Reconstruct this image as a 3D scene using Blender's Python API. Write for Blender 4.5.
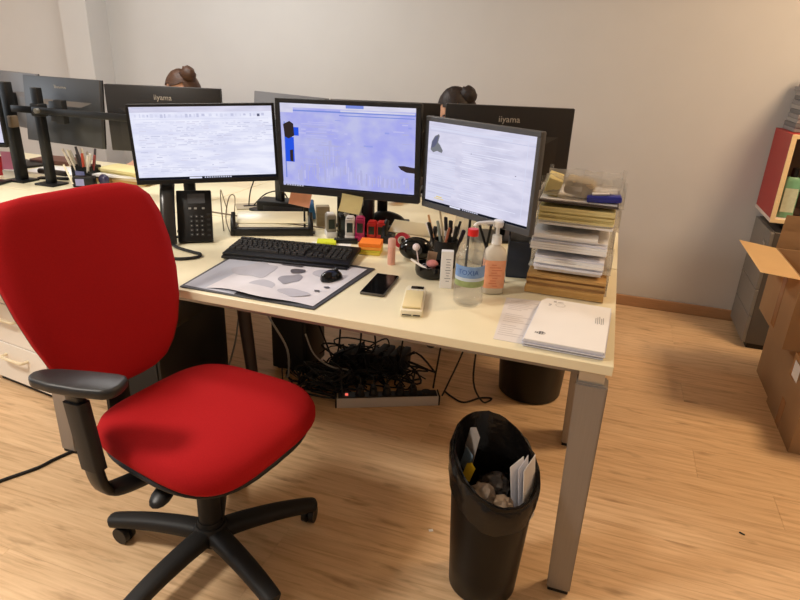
import bpy, bmesh, math, random
from mathutils import Vector, Matrix, Euler
random.seed(11)
D = bpy.data
SC = bpy.context.scene
COL = SC.collection
PI = math.pi
for _o in list(D.objects):
    D.objects.remove(_o, do_unlink=True)

# ------------------------------------------------------------------ camera
CAM_F = 609.8            # focal length in pixels of an 800 px wide frame
CAM_YAW, CAM_PITCH, CAM_ROLL = 0.31445, 0.38223, 0.04208
CAM_LOC = Vector((-0.0914, -1.4179, 1.4233))
_cy, _sy, _cp, _sp = math.cos(CAM_YAW), math.sin(CAM_YAW), math.cos(CAM_PITCH), math.sin(CAM_PITCH)
_fwd = Vector((-_sy * _cp, _cy * _cp, -_sp))
_right = Vector((_cy, _sy, 0))
_up = _right.cross(_fwd)
_r2 = _right * math.cos(CAM_ROLL) + _up * math.sin(CAM_ROLL)
_u2 = -_right * math.sin(CAM_ROLL) + _up * math.cos(CAM_ROLL)
_cd = D.cameras.new('camera')
_cd.sensor_width = 36.0
_cd.lens = CAM_F / 800 * 36.0
_cd.clip_start = 0.05
cam = D.objects.new('camera', _cd)
COL.objects.link(cam)
cam.matrix_world = Matrix(((_r2.x, _u2.x, -_fwd.x, CAM_LOC.x), (_r2.y, _u2.y, -_fwd.y, CAM_LOC.y),
                           (_r2.z, _u2.z, -_fwd.z, CAM_LOC.z), (0, 0, 0, 1)))
SC.camera = cam

# ------------------------------------------------------------------ view, world, lights
SC.view_settings.view_transform = 'Standard'
SC.view_settings.look = 'None'
SC.view_settings.gamma = 1.0
SC.view_settings.use_curve_mapping = False
SC.view_settings.exposure = 0.0
world = D.worlds.new('world')
SC.world = world
world.use_nodes = True
world.node_tree.nodes['Background'].inputs[0].default_value = (0.75, 0.86, 1.0, 1)
world.node_tree.nodes['Background'].inputs[1].default_value = 0.8

def area_light(name, loc, rot, sx, sy, power, color):
    l = D.lights.new(name, 'AREA')
    l.shape = 'RECTANGLE'
    l.size, l.size_y = sx, sy
    l.energy = power
    l.color = color
    o = D.objects.new(name, l)
    o.location = loc
    o.rotation_euler = rot
    COL.objects.link(o)
    return o

CEIL = 2.7
LAMPS = [  # x, y, watts, colour, where (ceiling panels of the office, some added as fill)
    (1.42, 1.42, 46, (1.0, 0.70, 0.42), 'over the red shelf box'),
    (1.60, -1.30, 4, (1.0, 0.82, 0.62), 'added behind the camera to brighten the right floor'),  # fill panel, added to brighten the floor at the right
    (-2.30, 1.20, 31, (0.98, 0.97, 0.95), 'over the far left desks'),
    (-2.30, -1.30, 70, (1.0, 0.93, 0.84), 'in front of the far left desks'),
    (-4.90, 1.20, 9, (1.0, 0.70, 0.45), 'added near the pilaster to warm the left wall'),  # fill panel, added to give the left wall its warm tone
    (-4.90, -1.30, 10, (1.0, 0.93, 0.84), 'nearest the window'),
]
for _x, _y, _w, _c, _n in LAMPS:
    area_light('panel_light', (_x, _y, CEIL - 0.045), (0, 0, 0), 0.54, 0.54, _w, _c)
area_light('window_daylight', (-6.42, -0.7, 1.55), (0, -PI / 2, 0), 1.5, 2.9, 42, (0.86, 0.93, 1.0))

# ------------------------------------------------------------------ material helpers
def lin(c):
    r = []
    for v in c[:3]:
        v = v / 255.0
        r.append(v / 12.92 if v <= 0.04045 else ((v + 0.055) / 1.055) ** 2.4)
    return (r[0], r[1], r[2], 1.0)

MATS = {}
def mat(name, rgb, rough=0.5, metal=0.0, var=0.0, scale=20.0, bump=0.0, bscale=200.0, coat=0.0, sheen=0.0, spec=0.5, stretch=None, trans=0.0, ior=1.45, alpha=1.0):
    """principled material with procedural colour variation and fine relief"""
    if name in MATS:
        return MATS[name]
    m = D.materials.new(name)
    m.use_nodes = True
    nt = m.node_tree
    b = nt.nodes['Principled BSDF']
    b.inputs['Base Color'].default_value = lin(rgb)
    b.inputs['Roughness'].default_value = rough
    b.inputs['Metallic'].default_value = metal
    b.inputs['Specular IOR Level'].default_value = spec
    b.inputs['Coat Weight'].default_value = coat
    b.inputs['Sheen Weight'].default_value = sheen
    b.inputs['Transmission Weight'].default_value = trans
    b.inputs['IOR'].default_value = ior
    b.inputs['Alpha'].default_value = alpha
    tc = nt.nodes.new('ShaderNodeTexCoord')
    mp = nt.nodes.new('ShaderNodeMapping')
    nt.links.new(tc.outputs['Object'], mp.inputs[0])
    if stretch:
        mp.inputs['Scale'].default_value = stretch
    if var > 0:
        n = nt.nodes.new('ShaderNodeTexNoise')
        n.inputs['Scale'].default_value = scale
        n.inputs['Detail'].default_value = 4
        nt.links.new(mp.outputs[0], n.inputs['Vector'])
        r = nt.nodes.new('ShaderNodeValToRGB')
        c = lin(rgb)
        lo = [x * (1 - var) for x in c[:3]] + [1]
        hi = [min(1, x * (1 + var)) for x in c[:3]] + [1]
        r.color_ramp.elements[0].position = 0.3
        r.color_ramp.elements[1].position = 0.7
        r.color_ramp.elements[0].color = lo
        r.color_ramp.elements[1].color = hi
        nt.links.new(n.outputs['Fac'], r.inputs[0])
        nt.links.new(r.outputs[0], b.inputs['Base Color'])
    if bump > 0:
        n2 = nt.nodes.new('ShaderNodeTexNoise')
        n2.inputs['Scale'].default_value = bscale
        n2.inputs['Detail'].default_value = 3
        nt.links.new(mp.outputs[0], n2.inputs['Vector'])
        bp = nt.nodes.new('ShaderNodeBump')
        bp.inputs['Strength'].default_value = bump
        bp.inputs['Distance'].default_value = 0.002
        nt.links.new(n2.outputs['Fac'], bp.inputs['Height'])
        nt.links.new(bp.outputs[0], b.inputs['Normal'])
    MATS[name] = m
    return m

def emit(name, rgb, strength=1.0, rgb2=None, scale=(6, 6, 30)):
    if name in MATS:
        return MATS[name]
    m = D.materials.new(name)
    m.use_nodes = True
    nt = m.node_tree
    nt.nodes.clear()
    o = nt.nodes.new('ShaderNodeOutputMaterial')
    e = nt.nodes.new('ShaderNodeEmission')
    e.inputs[0].default_value = lin(rgb)
    e.inputs[1].default_value = strength
    if rgb2:      # soft uneven picture content on a lit screen
        tc = nt.nodes.new('ShaderNodeTexCoord')
        mp = nt.nodes.new('ShaderNodeMapping')
        mp.inputs['Scale'].default_value = scale
        nt.links.new(tc.outputs['Object'], mp.inputs[0])
        n = nt.nodes.new('ShaderNodeTexNoise')
        n.inputs['Scale'].default_value = 1.6
        n.inputs['Detail'].default_value = 5
        nt.links.new(mp.outputs[0], n.inputs['Vector'])
        r = nt.nodes.new('ShaderNodeValToRGB')
        r.color_ramp.elements[0].position = 0.36
        r.color_ramp.elements[1].position = 0.62
        r.color_ramp.elements[0].color = lin(rgb2)
        r.color_ramp.elements[1].color = lin(rgb)
        nt.links.new(n.outputs['Fac'], r.inputs[0])
        nt.links.new(r.outputs[0], e.inputs[0])
    nt.links.new(e.outputs[0], o.inputs[0])
    MATS[name] = m
    return m

def clear(name, rgb, tint=0.12, gloss=0.08, rough=0.05):
    """thin clear plastic or pane: mostly see-through with a gloss"""
    if name in MATS:
        return MATS[name]
    m = D.materials.new(name)
    m.use_nodes = True
    nt = m.node_tree
    nt.nodes.clear()
    o = nt.nodes.new('ShaderNodeOutputMaterial')
    t = nt.nodes.new('ShaderNodeBsdfTransparent')
    t.inputs[0].default_value = (0.97, 0.97, 0.97, 1)
    d = nt.nodes.new('ShaderNodeBsdfDiffuse')
    d.inputs[0].default_value = lin(rgb)
    g = nt.nodes.new('ShaderNodeBsdfGlossy')
    g.inputs['Roughness'].default_value = rough
    f = nt.nodes.new('ShaderNodeLayerWeight')
    f.inputs[0].default_value = 0.5
    pw = nt.nodes.new('ShaderNodeMath')
    pw.operation = 'POWER'
    pw.inputs[1].default_value = 4.0
    nt.links.new(f.outputs['Facing'], pw.inputs[0])
    sc = nt.nodes.new('ShaderNodeMath')
    sc.operation = 'MULTIPLY'
    sc.inputs[1].default_value = 0.55
    nt.links.new(pw.outputs[0], sc.inputs[0])
    m1 = nt.nodes.new('ShaderNodeMixShader')
    m1.inputs[0].default_value = tint
    m2 = nt.nodes.new('ShaderNodeMixShader')
    ma = nt.nodes.new('ShaderNodeMath')
    ma.operation = 'ADD'
    ma.inputs[1].default_value = gloss
    nt.links.new(sc.outputs[0], ma.inputs[0])
    nt.links.new(t.outputs[0], m1.inputs[1])
    nt.links.new(d.outputs[0], m1.inputs[2])
    nt.links.new(ma.outputs[0], m2.inputs[0])
    nt.links.new(m1.outputs[0], m2.inputs[1])
    nt.links.new(g.outputs[0], m2.inputs[2])
    nt.links.new(m2.outputs[0], o.inputs[0])
    MATS[name] = m
    return m

def plank_material():
    m = D.materials.new('oak_laminate')
    m.use_nodes = True
    nt = m.node_tree
    N, L = nt.nodes, nt.links
    b = N['Principled BSDF']
    tc = N.new('ShaderNodeTexCoord')
    oi = N.new('ShaderNodeObjectInfo')
    off = N.new('ShaderNodeVectorMath')
    off.operation = 'MULTIPLY_ADD'
    comb = N.new('ShaderNodeCombineXYZ')
    L.new(oi.outputs['Random'], comb.inputs[0])
    L.new(oi.outputs['Random'], comb.inputs[1])
    off.inputs[1].default_value = (37, 91, 0)
    L.new(comb.outputs[0], off.inputs[0])
    L.new(tc.outputs['Object'], off.inputs[2])
    mp = N.new('ShaderNodeMapping')
    mp.inputs['Scale'].default_value = (1.6, 26, 1)
    L.new(off.outputs[0], mp.inputs[0])
    n1 = N.new('ShaderNodeTexNoise')
    n1.inputs['Scale'].default_value = 2.2
    n1.inputs['Detail'].default_value = 7
    n1.inputs['Roughness'].default_value = 0.62
    n1.inputs['Distortion'].default_value = 0.6
    L.new(mp.outputs[0], n1.inputs['Vector'])
    r = N.new('ShaderNodeValToRGB')
    cr = r.color_ramp
    cr.elements[0].position = 0.25
    cr.elements[0].color = lin((184, 146, 106))
    cr.elements[1].position = 0.72
    cr.elements[1].color = lin((236, 202, 160))
    e = cr.elements.new(0.48)
    e.color = lin((220, 184, 142))
    L.new(n1.outputs['Fac'], r.inputs[0])
    # knots and dark flecks
    mp2 = N.new('ShaderNodeMapping')
    mp2.inputs['Scale'].default_value = (2.2, 9, 1)
    L.new(off.outputs[0], mp2.inputs[0])
    n2 = N.new('ShaderNodeTexNoise')
    n2.inputs['Scale'].default_value = 2.6
    n2.inputs['Detail'].default_value = 3
    L.new(mp2.outputs[0], n2.inputs['Vector'])
    r2 = N.new('ShaderNodeValToRGB')
    r2.color_ramp.elements[0].position = 0.60
    r2.color_ramp.elements[0].color = (0, 0, 0, 1)
    r2.color_ramp.elements[1].position = 0.80
    r2.color_ramp.elements[1].color = (0.75, 0.75, 0.75, 1)
    L.new(n2.outputs['Fac'], r2.inputs[0])
    mx = N.new('ShaderNodeMix')
    mx.data_type = 'RGBA'
    mx.inputs['B'].default_value = lin((140, 104, 70))
    L.new(r2.outputs[0], mx.inputs['Factor'])
    L.new(r.outputs[0], mx.inputs['A'])
    hv = N.new('ShaderNodeHueSaturation')
    mr = N.new('ShaderNodeMapRange')
    mr.inputs['To Min'].default_value = 0.93
    mr.inputs['To Max'].default_value = 1.06
    L.new(oi.outputs['Random'], mr.inputs[0])
    L.new(mr.outputs[0], hv.inputs['Value'])
    L.new(mx.outputs['Result'], hv.inputs['Color'])
    L.new(hv.outputs[0], b.inputs['Base Color'])
    b.inputs['Roughness'].default_value = 0.38
    b.inputs['Specular IOR Level'].default_value = 0.4
    bp = N.new('ShaderNodeBump')
    bp.inputs['Strength'].default_value = 0.12
    bp.inputs['Distance'].default_value = 0.001
    L.new(n1.outputs['Fac'], bp.inputs['Height'])
    L.new(bp.outputs[0], b.inputs['Normal'])
    return m

# ------------------------------------------------------------------ mesh helpers
def NB():
    return bmesh.new()

def box(bm, c, s, rot=None, bev=0.0, seg=2):
    """box centred at c, size s; rot = euler tuple"""
    M = Matrix.Translation(c)
    if rot:
        M = M @ Euler(rot).to_matrix().to_4x4()
    t = bmesh.new()
    bmesh.ops.create_cube(t, size=1.0, matrix=Matrix.Diagonal((s[0], s[1], s[2], 1)))
    if bev > 0:
        bmesh.ops.bevel(t, geom=t.edges[:], offset=bev, segments=seg, profile=0.5, affect='EDGES')
    merge(bm, t, M)

def merge(bm, t, M=None, mi=None):
    if M is not None:
        bmesh.ops.transform(t, matrix=M, verts=t.verts[:])
    vm = {}
    for v in t.verts:
        vm[v.index if False else v] = bm.verts.new(v.co)
    for f in t.faces:
        try:
            nf = bm.faces.new([vm[v] for v in f.verts])
            nf.material_index = f.material_index if mi is None else mi
        except ValueError:
            pass
    t.free()

def box2(bm, x0, x1, y0, y1, z0, z1, bev=0.0, seg=2):
    box(bm, ((x0 + x1) / 2, (y0 + y1) / 2, (z0 + z1) / 2), (abs(x1 - x0), abs(y1 - y0), abs(z1 - z0)), None, bev, seg)

def frame_at(d):
    d = d.normalized()
    a = Vector((0, 0, 1)) if abs(d.z) < 0.9 else Vector((1, 0, 0))
    s = d.cross(a).normalized()
    u = s.cross(d).normalized()
    return s, u

def cyl(bm, p0, p1, r0, r1=None, n=16, cap=True):
    p0, p1 = Vector(p0), Vector(p1)
    r1 = r0 if r1 is None else r1
    s, u = frame_at(p1 - p0)
    a, b = [], []
    for i in range(n):
        t = 2 * PI * i / n
        d = s * math.cos(t) + u * math.sin(t)
        a.append(bm.verts.new(p0 + d * r0))
        b.append(bm.verts.new(p1 + d * r1))
    for i in range(n):
        bm.faces.new((a[i], b[i], b[(i + 1) % n], a[(i + 1) % n]))
    if cap:
        bm.faces.new(a)
        bm.faces.new(b[::-1])

def smooth_pts(pts, k=5):
    """catmull-rom through pts"""
    P = [Vector(p) for p in pts]
    if len(P) < 3:
        return P
    out = []
    for i in range(len(P) - 1):
        p0 = P[max(i - 1, 0)]
        p1, p2 = P[i], P[i + 1]
        p3 = P[min(i + 2, len(P) - 1)]
        for j in range(k):
            t = j / k
            out.append(0.5 * ((2 * p1) + (p2 - p0) * t + (2 * p0 - 5 * p1 + 4 * p2 - p3) * t * t + (3 * p1 - p0 - 3 * p2 + p3) * t ** 3))
    out.append(P[-1])
    return out

def sweep(bm, pts, ws, hs=None, n=8, power=2.0, side=None, cap=True):
    """section swept along pts: half width ws (sideways), half height hs; power>2 squarer"""
    P = [Vector(p) for p in pts]
    if not isinstance(ws, (list, tuple)):
        ws = [ws] * len(P)
    hs = ws if hs is None else (hs if isinstance(hs, (list, tuple)) else [hs] * len(P))
    rings = []
    last = None
    for i, p in enumerate(P):
        d = (P[min(i + 1, len(P) - 1)] - P[max(i - 1, 0)])
        if d.length < 1e-9:
            d = Vector((0, 0, 1))
        d.normalize()
        if side is not None:
            s = Vector(side)
            s = (s - d * s.dot(d)).normalized()
        elif last is None:
            s, _ = frame_at(d)
        else:
            s = (last - d * last.dot(d))
            s = s.normalized() if s.length > 1e-6 else frame_at(d)[0]
        last = s
        u = s.cross(d).normalized()
        ring = []
        for k in range(n):
            t = 2 * PI * k / n
            c, q = math.cos(t), math.sin(t)
            e = 2.0 / power
            cx = math.copysign(abs(c) ** e, c)
            cy = math.copysign(abs(q) ** e, q)
            ring.append(bm.verts.new(p + s * cx * ws[i] + u * cy * hs[i]))
        rings.append(ring)
    for a, b in zip(rings, rings[1:]):
        for k in range(n):
            bm.faces.new((a[k], a[(k + 1) % n], b[(k + 1) % n], b[k]))
    if cap:
        bm.faces.new(rings[0][::-1])
        bm.faces.new(rings[-1])

def tube(bm, pts, r, n=6, k=5):
    sweep(bm, smooth_pts(pts, k), r, None, n)

def lathe(bm, prof, n=24, c=(0, 0, 0), M=None):
    c = Vector(c)
    rings = []
    for r, z in prof:
        if r < 1e-6:
            v = Vector((0, 0, z))
            rings.append([bm.verts.new(c + (M @ v if M else v))])
        else:
            ring = []
            for i in range(n):
                v = Vector((r * math.cos(2 * PI * i / n), r * math.sin(2 * PI * i / n), z))
                ring.append(bm.verts.new(c + (M @ v if M else v)))
            rings.append(ring)
    for a, b in zip(rings, rings[1:]):
        for i in range(n):
            j = (i + 1) % n
            if len(a) == 1 and len(b) == 1:
                continue
            if len(a) == 1:
                bm.faces.new((a[0], b[i], b[j]))
            elif len(b) == 1:
                bm.faces.new((a[i], a[j], b[0]))
            else:
                bm.faces.new((a[i], a[j], b[j], b[i]))

def prism(bm, poly, z0, z1, bev=0.0, seg=2, M=None):
    t = bmesh.new()
    a = [t.verts.new((x, y, z0)) for x, y in poly]
    b = [t.verts.new((x, y, z1)) for x, y in poly]
    n = len(poly)
    t.faces.new(a[::-1])
    t.faces.new(b)
    for i in range(n):
        t.faces.new((a[i], a[(i + 1) % n], b[(i + 1) % n], b[i]))
    bmesh.ops.recalc_face_normals(t, faces=t.faces[:])
    if bev > 0:
        bmesh.ops.bevel(t, geom=t.edges[:], offset=bev, segments=seg, profile=0.5, affect='EDGES', clamp_overlap=True)
    merge(bm, t, M)

def ball(bm, c, r, nu=16, nv=10, M=None):
    r = (r, r, r) if not isinstance(r, (tuple, list)) else r
    t = bmesh.new()
    bmesh.ops.create_uvsphere(t, u_segments=nu, v_segments=nv, radius=1.0, matrix=Matrix.Diagonal((r[0], r[1], r[2], 1)))
    merge(bm, t, Matrix.Translation(c) @ (M if M else Matrix.Identity(4)))

def quad(bm, a, b, c, d, mi=0):
    f = bm.faces.new([bm.verts.new(v) for v in (a, b, c, d)])
    f.material_index = mi

def sheet(bm, poly, z, th, fn=None):
    """thin sheet of polygon points"""
    prism(bm, poly, z, z + th)

def obj(name, bm, m, parent=None, loc=None, rot=None, smooth=True, angle=35, weld=False):
    if weld:
        bmesh.ops.remove_doubles(bm, verts=bm.verts[:], dist=1e-5)
    bmesh.ops.recalc_face_normals(bm, faces=bm.faces[:])
    me = D.meshes.new(name)
    bm.to_mesh(me)
    bm.free()
    for x in (m if isinstance(m, (list, tuple)) else [m]):
        me.materials.append(x)
    if smooth:
        me.shade_smooth()
        me.set_sharp_from_angle(angle=math.radians(angle))
    o = D.objects.new(name, me)
    COL.objects.link(o)
    if parent:
        o.parent = parent
    if loc:
        o.location = loc
    if rot:
        o.rotation_euler = rot
    return o

def tag(o, label, cat, group=None, kind=None):
    o['label'] = label
    o['category'] = cat
    if group:
        o['group'] = group
    if kind:
        o['kind'] = kind
    return o

def thing(name, label, cat, loc=(0, 0, 0), rz=0.0, group=None):
    o = D.objects.new(name, None)
    o.empty_display_size = 0.05
    COL.objects.link(o)
    o.location = loc
    o.rotation_euler = (0, 0, rz)
    return tag(o, label, cat, group)

def single(name, label, cat, bm, m, loc=(0, 0, 0), rot=(0, 0, 0), group=None, **k):
    return tag(obj(name, bm, m, None, loc, rot, **k), label, cat, group)

def struct(name, bm, m, parent=None, **k):
    o = obj(name, bm, m, parent, **k)
    if parent is None:
        o['kind'] = 'structure'
    return o

def copy_tree(o, parent=None):
    c = o.copy()
    COL.objects.link(c)
    if parent is not None:
        c.parent = parent
    for ch in list(o.children):
        copy_tree(ch, c)
    return c

def text_mesh(s, size, depth=0.0006, align='CENTER'):
    cu = D.curves.new('lettering', 'FONT')
    cu.body = s
    cu.size = size
    cu.extrude = depth
    cu.align_x = align
    cu.align_y = 'CENTER'
    cu.resolution_u = 2
    t = D.objects.new('lettering', cu)
    COL.objects.link(t)
    dg = bpy.context.evaluated_depsgraph_get()
    me = D.meshes.new_from_object(t.evaluated_get(dg))
    D.objects.remove(t, do_unlink=True)
    D.curves.remove(cu)
    return me

def lettering(s, size, m, parent, loc, rot, name='lettering', bold=0.0):
    me = text_mesh(s, size)
    me.materials.clear()
    me.materials.append(m)
    o = D.objects.new(name, me)
    COL.objects.link(o)
    if parent:
        o.parent = parent
    o.location = loc
    o.rotation_euler = rot
    return o
# ------------------------------------------------------------------ materials
M_WALL = mat('wall_paint', (204, 203, 202), 0.85, var=0.02, scale=3, bump=0.15, bscale=350)
M_CEIL = mat('ceiling_paint', (236, 234, 230), 0.9)
M_BASE = mat('baseboard_wood', (176, 136, 100), 0.45, var=0.10, scale=6, stretch=(2, 8, 30))
M_SUB = mat('subfloor', (70, 52, 36), 0.9)
M_PLANK = plank_material()
M_DESK = mat('cream_laminate', (240, 230, 196), 0.32, var=0.015, scale=12)
M_EDGE = mat('cream_edge_band', (226, 212, 190), 0.4)
M_ALU = mat('satin_aluminium', (148, 142, 137), 0.42, 0.5, var=0.03, scale=8, stretch=(30, 30, 1))
M_ALU2 = mat('bright_aluminium', (190, 186, 178), 0.3, 0.8)
M_BLK = mat('black_plastic', (14, 13, 13), 0.4, bump=0.05, bscale=900)
M_BLK2 = mat('matt_black_plastic', (22, 21, 21), 0.6, bump=0.12, bscale=700)
M_BLKG = mat('gloss_black_plastic', (12, 12, 13), 0.12)
M_GREYP = mat('dark_grey_plastic', (62, 62, 64), 0.5, bump=0.08, bscale=700)
M_MONB = mat('monitor_back_plastic', (34, 30, 28), 0.4, bump=0.08, bscale=800)
M_MONS = mat('glossy_monitor_back', (44, 46, 50), 0.42, spec=0.9)
M_BEZG = mat('grey_bezel_plastic', (74, 75, 78), 0.45)
M_RED = mat('red_seat_fabric', (168, 27, 31), 0.9, var=0.06, scale=300, bump=0.35, bscale=1400, spec=0.12)
M_RUB = mat('rubber', (20, 20, 20), 0.8)
M_CABLE = mat('cable_sheath', (16, 15, 15), 0.55)
M_CABLEG = mat('grey_cable_sheath', (150, 148, 146), 0.5)
M_CABLEW = mat('tan_cable_sheath', (120, 104, 82), 0.5)
M_PAPER = mat('white_paper', (240, 238, 236), 0.75, var=0.012, scale=9)
M_PAPERB = mat('bluish_paper', (220, 220, 230), 0.75, var=0.02, scale=9)
M_PAPERY = mat('yellowish_paper', (224, 210, 150), 0.75, var=0.05, scale=10)
M_FOLD = mat('tan_card', (186, 146, 88), 0.75, var=0.10, scale=14)
M_FOLD2 = mat('brown_card', (150, 112, 66), 0.75, var=0.10, scale=14)
M_CARTON = mat('corrugated_card', (158, 124, 88), 0.8, var=0.05, scale=5, bump=0.1, bscale=160)
M_CARTON_LIT = mat('carton_lit_inner_card', (240, 206, 152), 0.8, var=0.03, scale=5)  # same card as the cartons, light from above put into the flap colour
M_TAPE = mat('packing_tape', (150, 104, 62), 0.25)
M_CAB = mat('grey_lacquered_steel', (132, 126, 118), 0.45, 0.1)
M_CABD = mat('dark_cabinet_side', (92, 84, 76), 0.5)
M_WHITE = mat('white_lacquer', (234, 228, 218), 0.4)
M_CREAMH = mat('cream_handle', (236, 222, 190), 0.35)
M_INK = mat('printed_ink', (70, 70, 84), 0.7)
M_INKL = mat('pale_printed_ink', (150, 150, 158), 0.7)
M_CLEAR = clear('clear_plastic', (220, 218, 210), 0.10, 0.05)
M_CLEARW = clear('cloudy_plastic', (226, 222, 212), 0.34, 0.06, 0.15)
M_PANE = clear('window_pane', (230, 240, 245), 0.02, 0.02)
M_HAIR1 = mat('brown_hair', (74, 46, 28), 0.5, var=0.35, scale=18, stretch=(1, 1, 8), bump=0.6, bscale=90)
M_HAIR2 = mat('dark_hair', (34, 22, 18), 0.5, var=0.3, scale=18, stretch=(1, 1, 8), bump=0.6, bscale=90)
M_SKIN = mat('skin', (206, 156, 128), 0.55, var=0.04, scale=8)
M_SHIRT = mat('dark_knit', (46, 46, 54), 0.9, bump=0.3, bscale=400)
M_SHIRT2 = mat('grey_knit', (96, 92, 92), 0.9, bump=0.3, bscale=400)
M_TROUS = mat('dark_trousers', (30, 32, 42), 0.9)
M_LETTER = mat('raised_grey_lettering', (190, 180, 166), 0.35, 0.2)

# ------------------------------------------------------------------ room shell
XL, XR, YF, YB = -6.3, 3.2, -3.3, 2.475
bm = NB(); box2(bm, XL, XR, YF, YB, -0.12, -0.012)
floor = struct('floor', bm, M_SUB, smooth=False)
PW, PL = 0.194, 1.285
bm = NB()
box2(bm, 0, PL - 0.0005, 0, PW - 0.0005, -0.012, 0.0, 0.0004, 1)
pl0 = obj('plank', bm, M_PLANK, floor, smooth=False)
pl_mesh = pl0.data
first = True
row = 0
y = YB - PW
while y > YF - PW + 0.05:
    x = XL - random.choice((0.15, 0.45, 0.75, 1.0))
    while x < XR:
        if x + PL > -4.6 - 1.2 and x < 2.6 and y > -2.4:
            o = pl0 if first else pl0.copy()
            if not first:
                COL.objects.link(o)
            first = False
            o.location = (x, y, 0)
        x += PL
    y -= PW
bm = NB(); box2(bm, XL, XR, YB, YB + 0.15, -0.12, CEIL)
struct('wall_back', bm, M_WALL, smooth=False)
bm = NB(); box2(bm, XR, XR + 0.15, YF, YB, -0.12, CEIL)
struct('wall_right', bm, M_WALL, smooth=False)
bm = NB(); box2(bm, XL, XR, YF - 0.15, YF, -0.12, CEIL)
struct('wall_front', bm, M_WALL, smooth=False)
bm = NB()
box2(bm, XL - 0.15, XL, YF, YB, -0.12, 0.8)
box2(bm, XL - 0.15, XL, YF, YB, 2.3, CEIL)
box2(bm, XL - 0.15, XL, YF, -2.15, 0.8, 2.3)
box2(bm, XL - 0.15, XL, 0.75, YB, 0.8, 2.3)
struct('wall_left', bm, M_WALL, smooth=False)
bm = NB(); box2(bm, XL, XR, YF, YB, CEIL, CEIL + 0.12)
struct('ceiling', bm, M_CEIL, smooth=False)
bm = NB()
for yy in (-2.12, -0.7, 0.72):
    box2(bm, XL - 0.10, XL - 0.05, yy - 0.03, yy + 0.03, 0.8, 2.3)
for zz in (0.83, 2.27):
    box2(bm, XL - 0.10, XL - 0.05, -2.15, 0.75, zz - 0.03, zz + 0.03)
win = struct('window_1', bm, M_WHITE, smooth=False)
for a, b in ((-2.09, -0.73), (-0.67, 0.69)):
    bm = NB(); box2(bm, XL - 0.078, XL - 0.072, a, b, 0.86, 2.24)
    obj('pane', bm, M_PANE, win, smooth=False)
# pilaster on the back wall
bm = NB(); box2(bm, -3.90, -3.665, 2.285, YB, 0, CEIL)
struct('trim_1', bm, M_WALL, smooth=False)
def skirting(name, x0, x1, y0, y1):
    bm = NB()
    box2(bm, x0, x1, y0, y1, 0.0, 0.068, 0.004, 1)
    struct(name, bm, M_BASE)
skirting('baseboard_back', -3.66, XR, YB - 0.014, YB)
skirting('baseboard_right', XR - 0.014, XR, YF, YB - 0.02)
for _x, _y, _w, _c, nm in LAMPS:
    t = thing('ceiling_light', 'square white ceiling panel lamp ' + nm, 'lamp', (_x, _y, CEIL), 0, 'ceiling panel lamps')
    bm = NB()
    for sx, sy, lx, ly in ((0.29, 0, 0.02, 0.6), (-0.29, 0, 0.02, 0.6), (0, 0.29, 0.56, 0.02), (0, -0.29, 0.56, 0.02)):
        box(bm, (sx, sy, -0.02), (lx, ly, 0.04))
    obj('frame', bm, M_WHITE, t, smooth=False)
    bm = NB(); box(bm, (0, 0, -0.015), (0.56, 0.56, 0.01))
    obj('diffuser', bm, M_WHITE, t, smooth=False)

# ------------------------------------------------------------------ desks
def make_desk(label, x0, x1, yf, yb, sides=(0, 1), group='white desks pushed together in two rows'):
    """desk whose user side is yf"""
    t = thing('desk', label, 'desk', (x0, yf, 0))
    W, DP = x1 - x0, abs(yb - yf)
    s = 1 if yb > yf else -1
    bm = NB(); box2(bm, 0, W, 0, s * DP, 0.714, 0.74, 0.0015, 1)
    obj('desktop', bm, M_DESK, t, angle=20)
    bm = NB()
    for yy in (0.09, DP - 0.09):
        box2(bm, 0.07, W - 0.07, s * yy - 0.02, s * yy + 0.02, 0.672, 0.7135)
    obj('frame_rail', bm, M_ALU, t, smooth=False)
    for lx0, ix in [((0.004, 1), (W - 0.004, -1))[q] for q in sides]:      # benches share a leg pair where they meet
        for ly, iy in ((-0.008 * s, s), (s * (DP - 0.004), -s)):
            lx = lx0 + (ix * 0.026 if iy != s else 0.0)        # rear legs sit a little further in
            bm = NB()
            top = [(lx, ly), (lx + ix * 0.077, ly), (lx + ix * 0.077, ly + iy * 0.06), (lx, ly + iy * 0.06)]
            bot = [(lx, ly), (lx + ix * 0.065, ly), (lx + ix * 0.065, ly + iy * 0.05), (lx, ly + iy * 0.05)]
            tb = bmesh.new()
            a = [tb.verts.new((x, y, 0.012)) for x, y in bot]
            b = [tb.verts.new((x, y, 0.684)) for x, y in top]
            tb.faces.new(a[::-1]); tb.faces.new(b)
            for i in range(4):
                tb.faces.new((a[i], a[(i + 1) % 4], b[(i + 1) % 4], b[i]))
            bmesh.ops.bevel(tb, geom=tb.edges[:], offset=0.004, segments=2, affect='EDGES')
            merge(bm, tb)
            leg = obj('leg', bm, M_ALU, t)
            bm = NB(); box(bm, (lx + ix * 0.033, ly + iy * 0.026, 0.006), (0.058, 0.044, 0.012), None, 0.002, 1)
            obj('foot', bm, M_BLK, leg)
            bm = NB(); box(bm, (lx + ix * 0.042, ly + iy * 0.036, 0.699), (0.062, 0.05, 0.030))
            obj('bracket', bm, M_ALU2, leg)
    return t
make_desk('cream white desk with three lit monitors, behind the red chair', -1.855, 0.0, 0.0, 0.797)
make_desk('cream white desk opposite, seen past the three lit monitors', -1.855, 0.0, 1.602, 0.805)
make_desk('white desk at the left edge behind the red chair back', -3.715, -1.860, 0.0, 0.797, (0,))
make_desk('far white desk at the left under the grey monitor backs', -3.715, -1.860, 1.602, 0.805, (0,))

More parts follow.
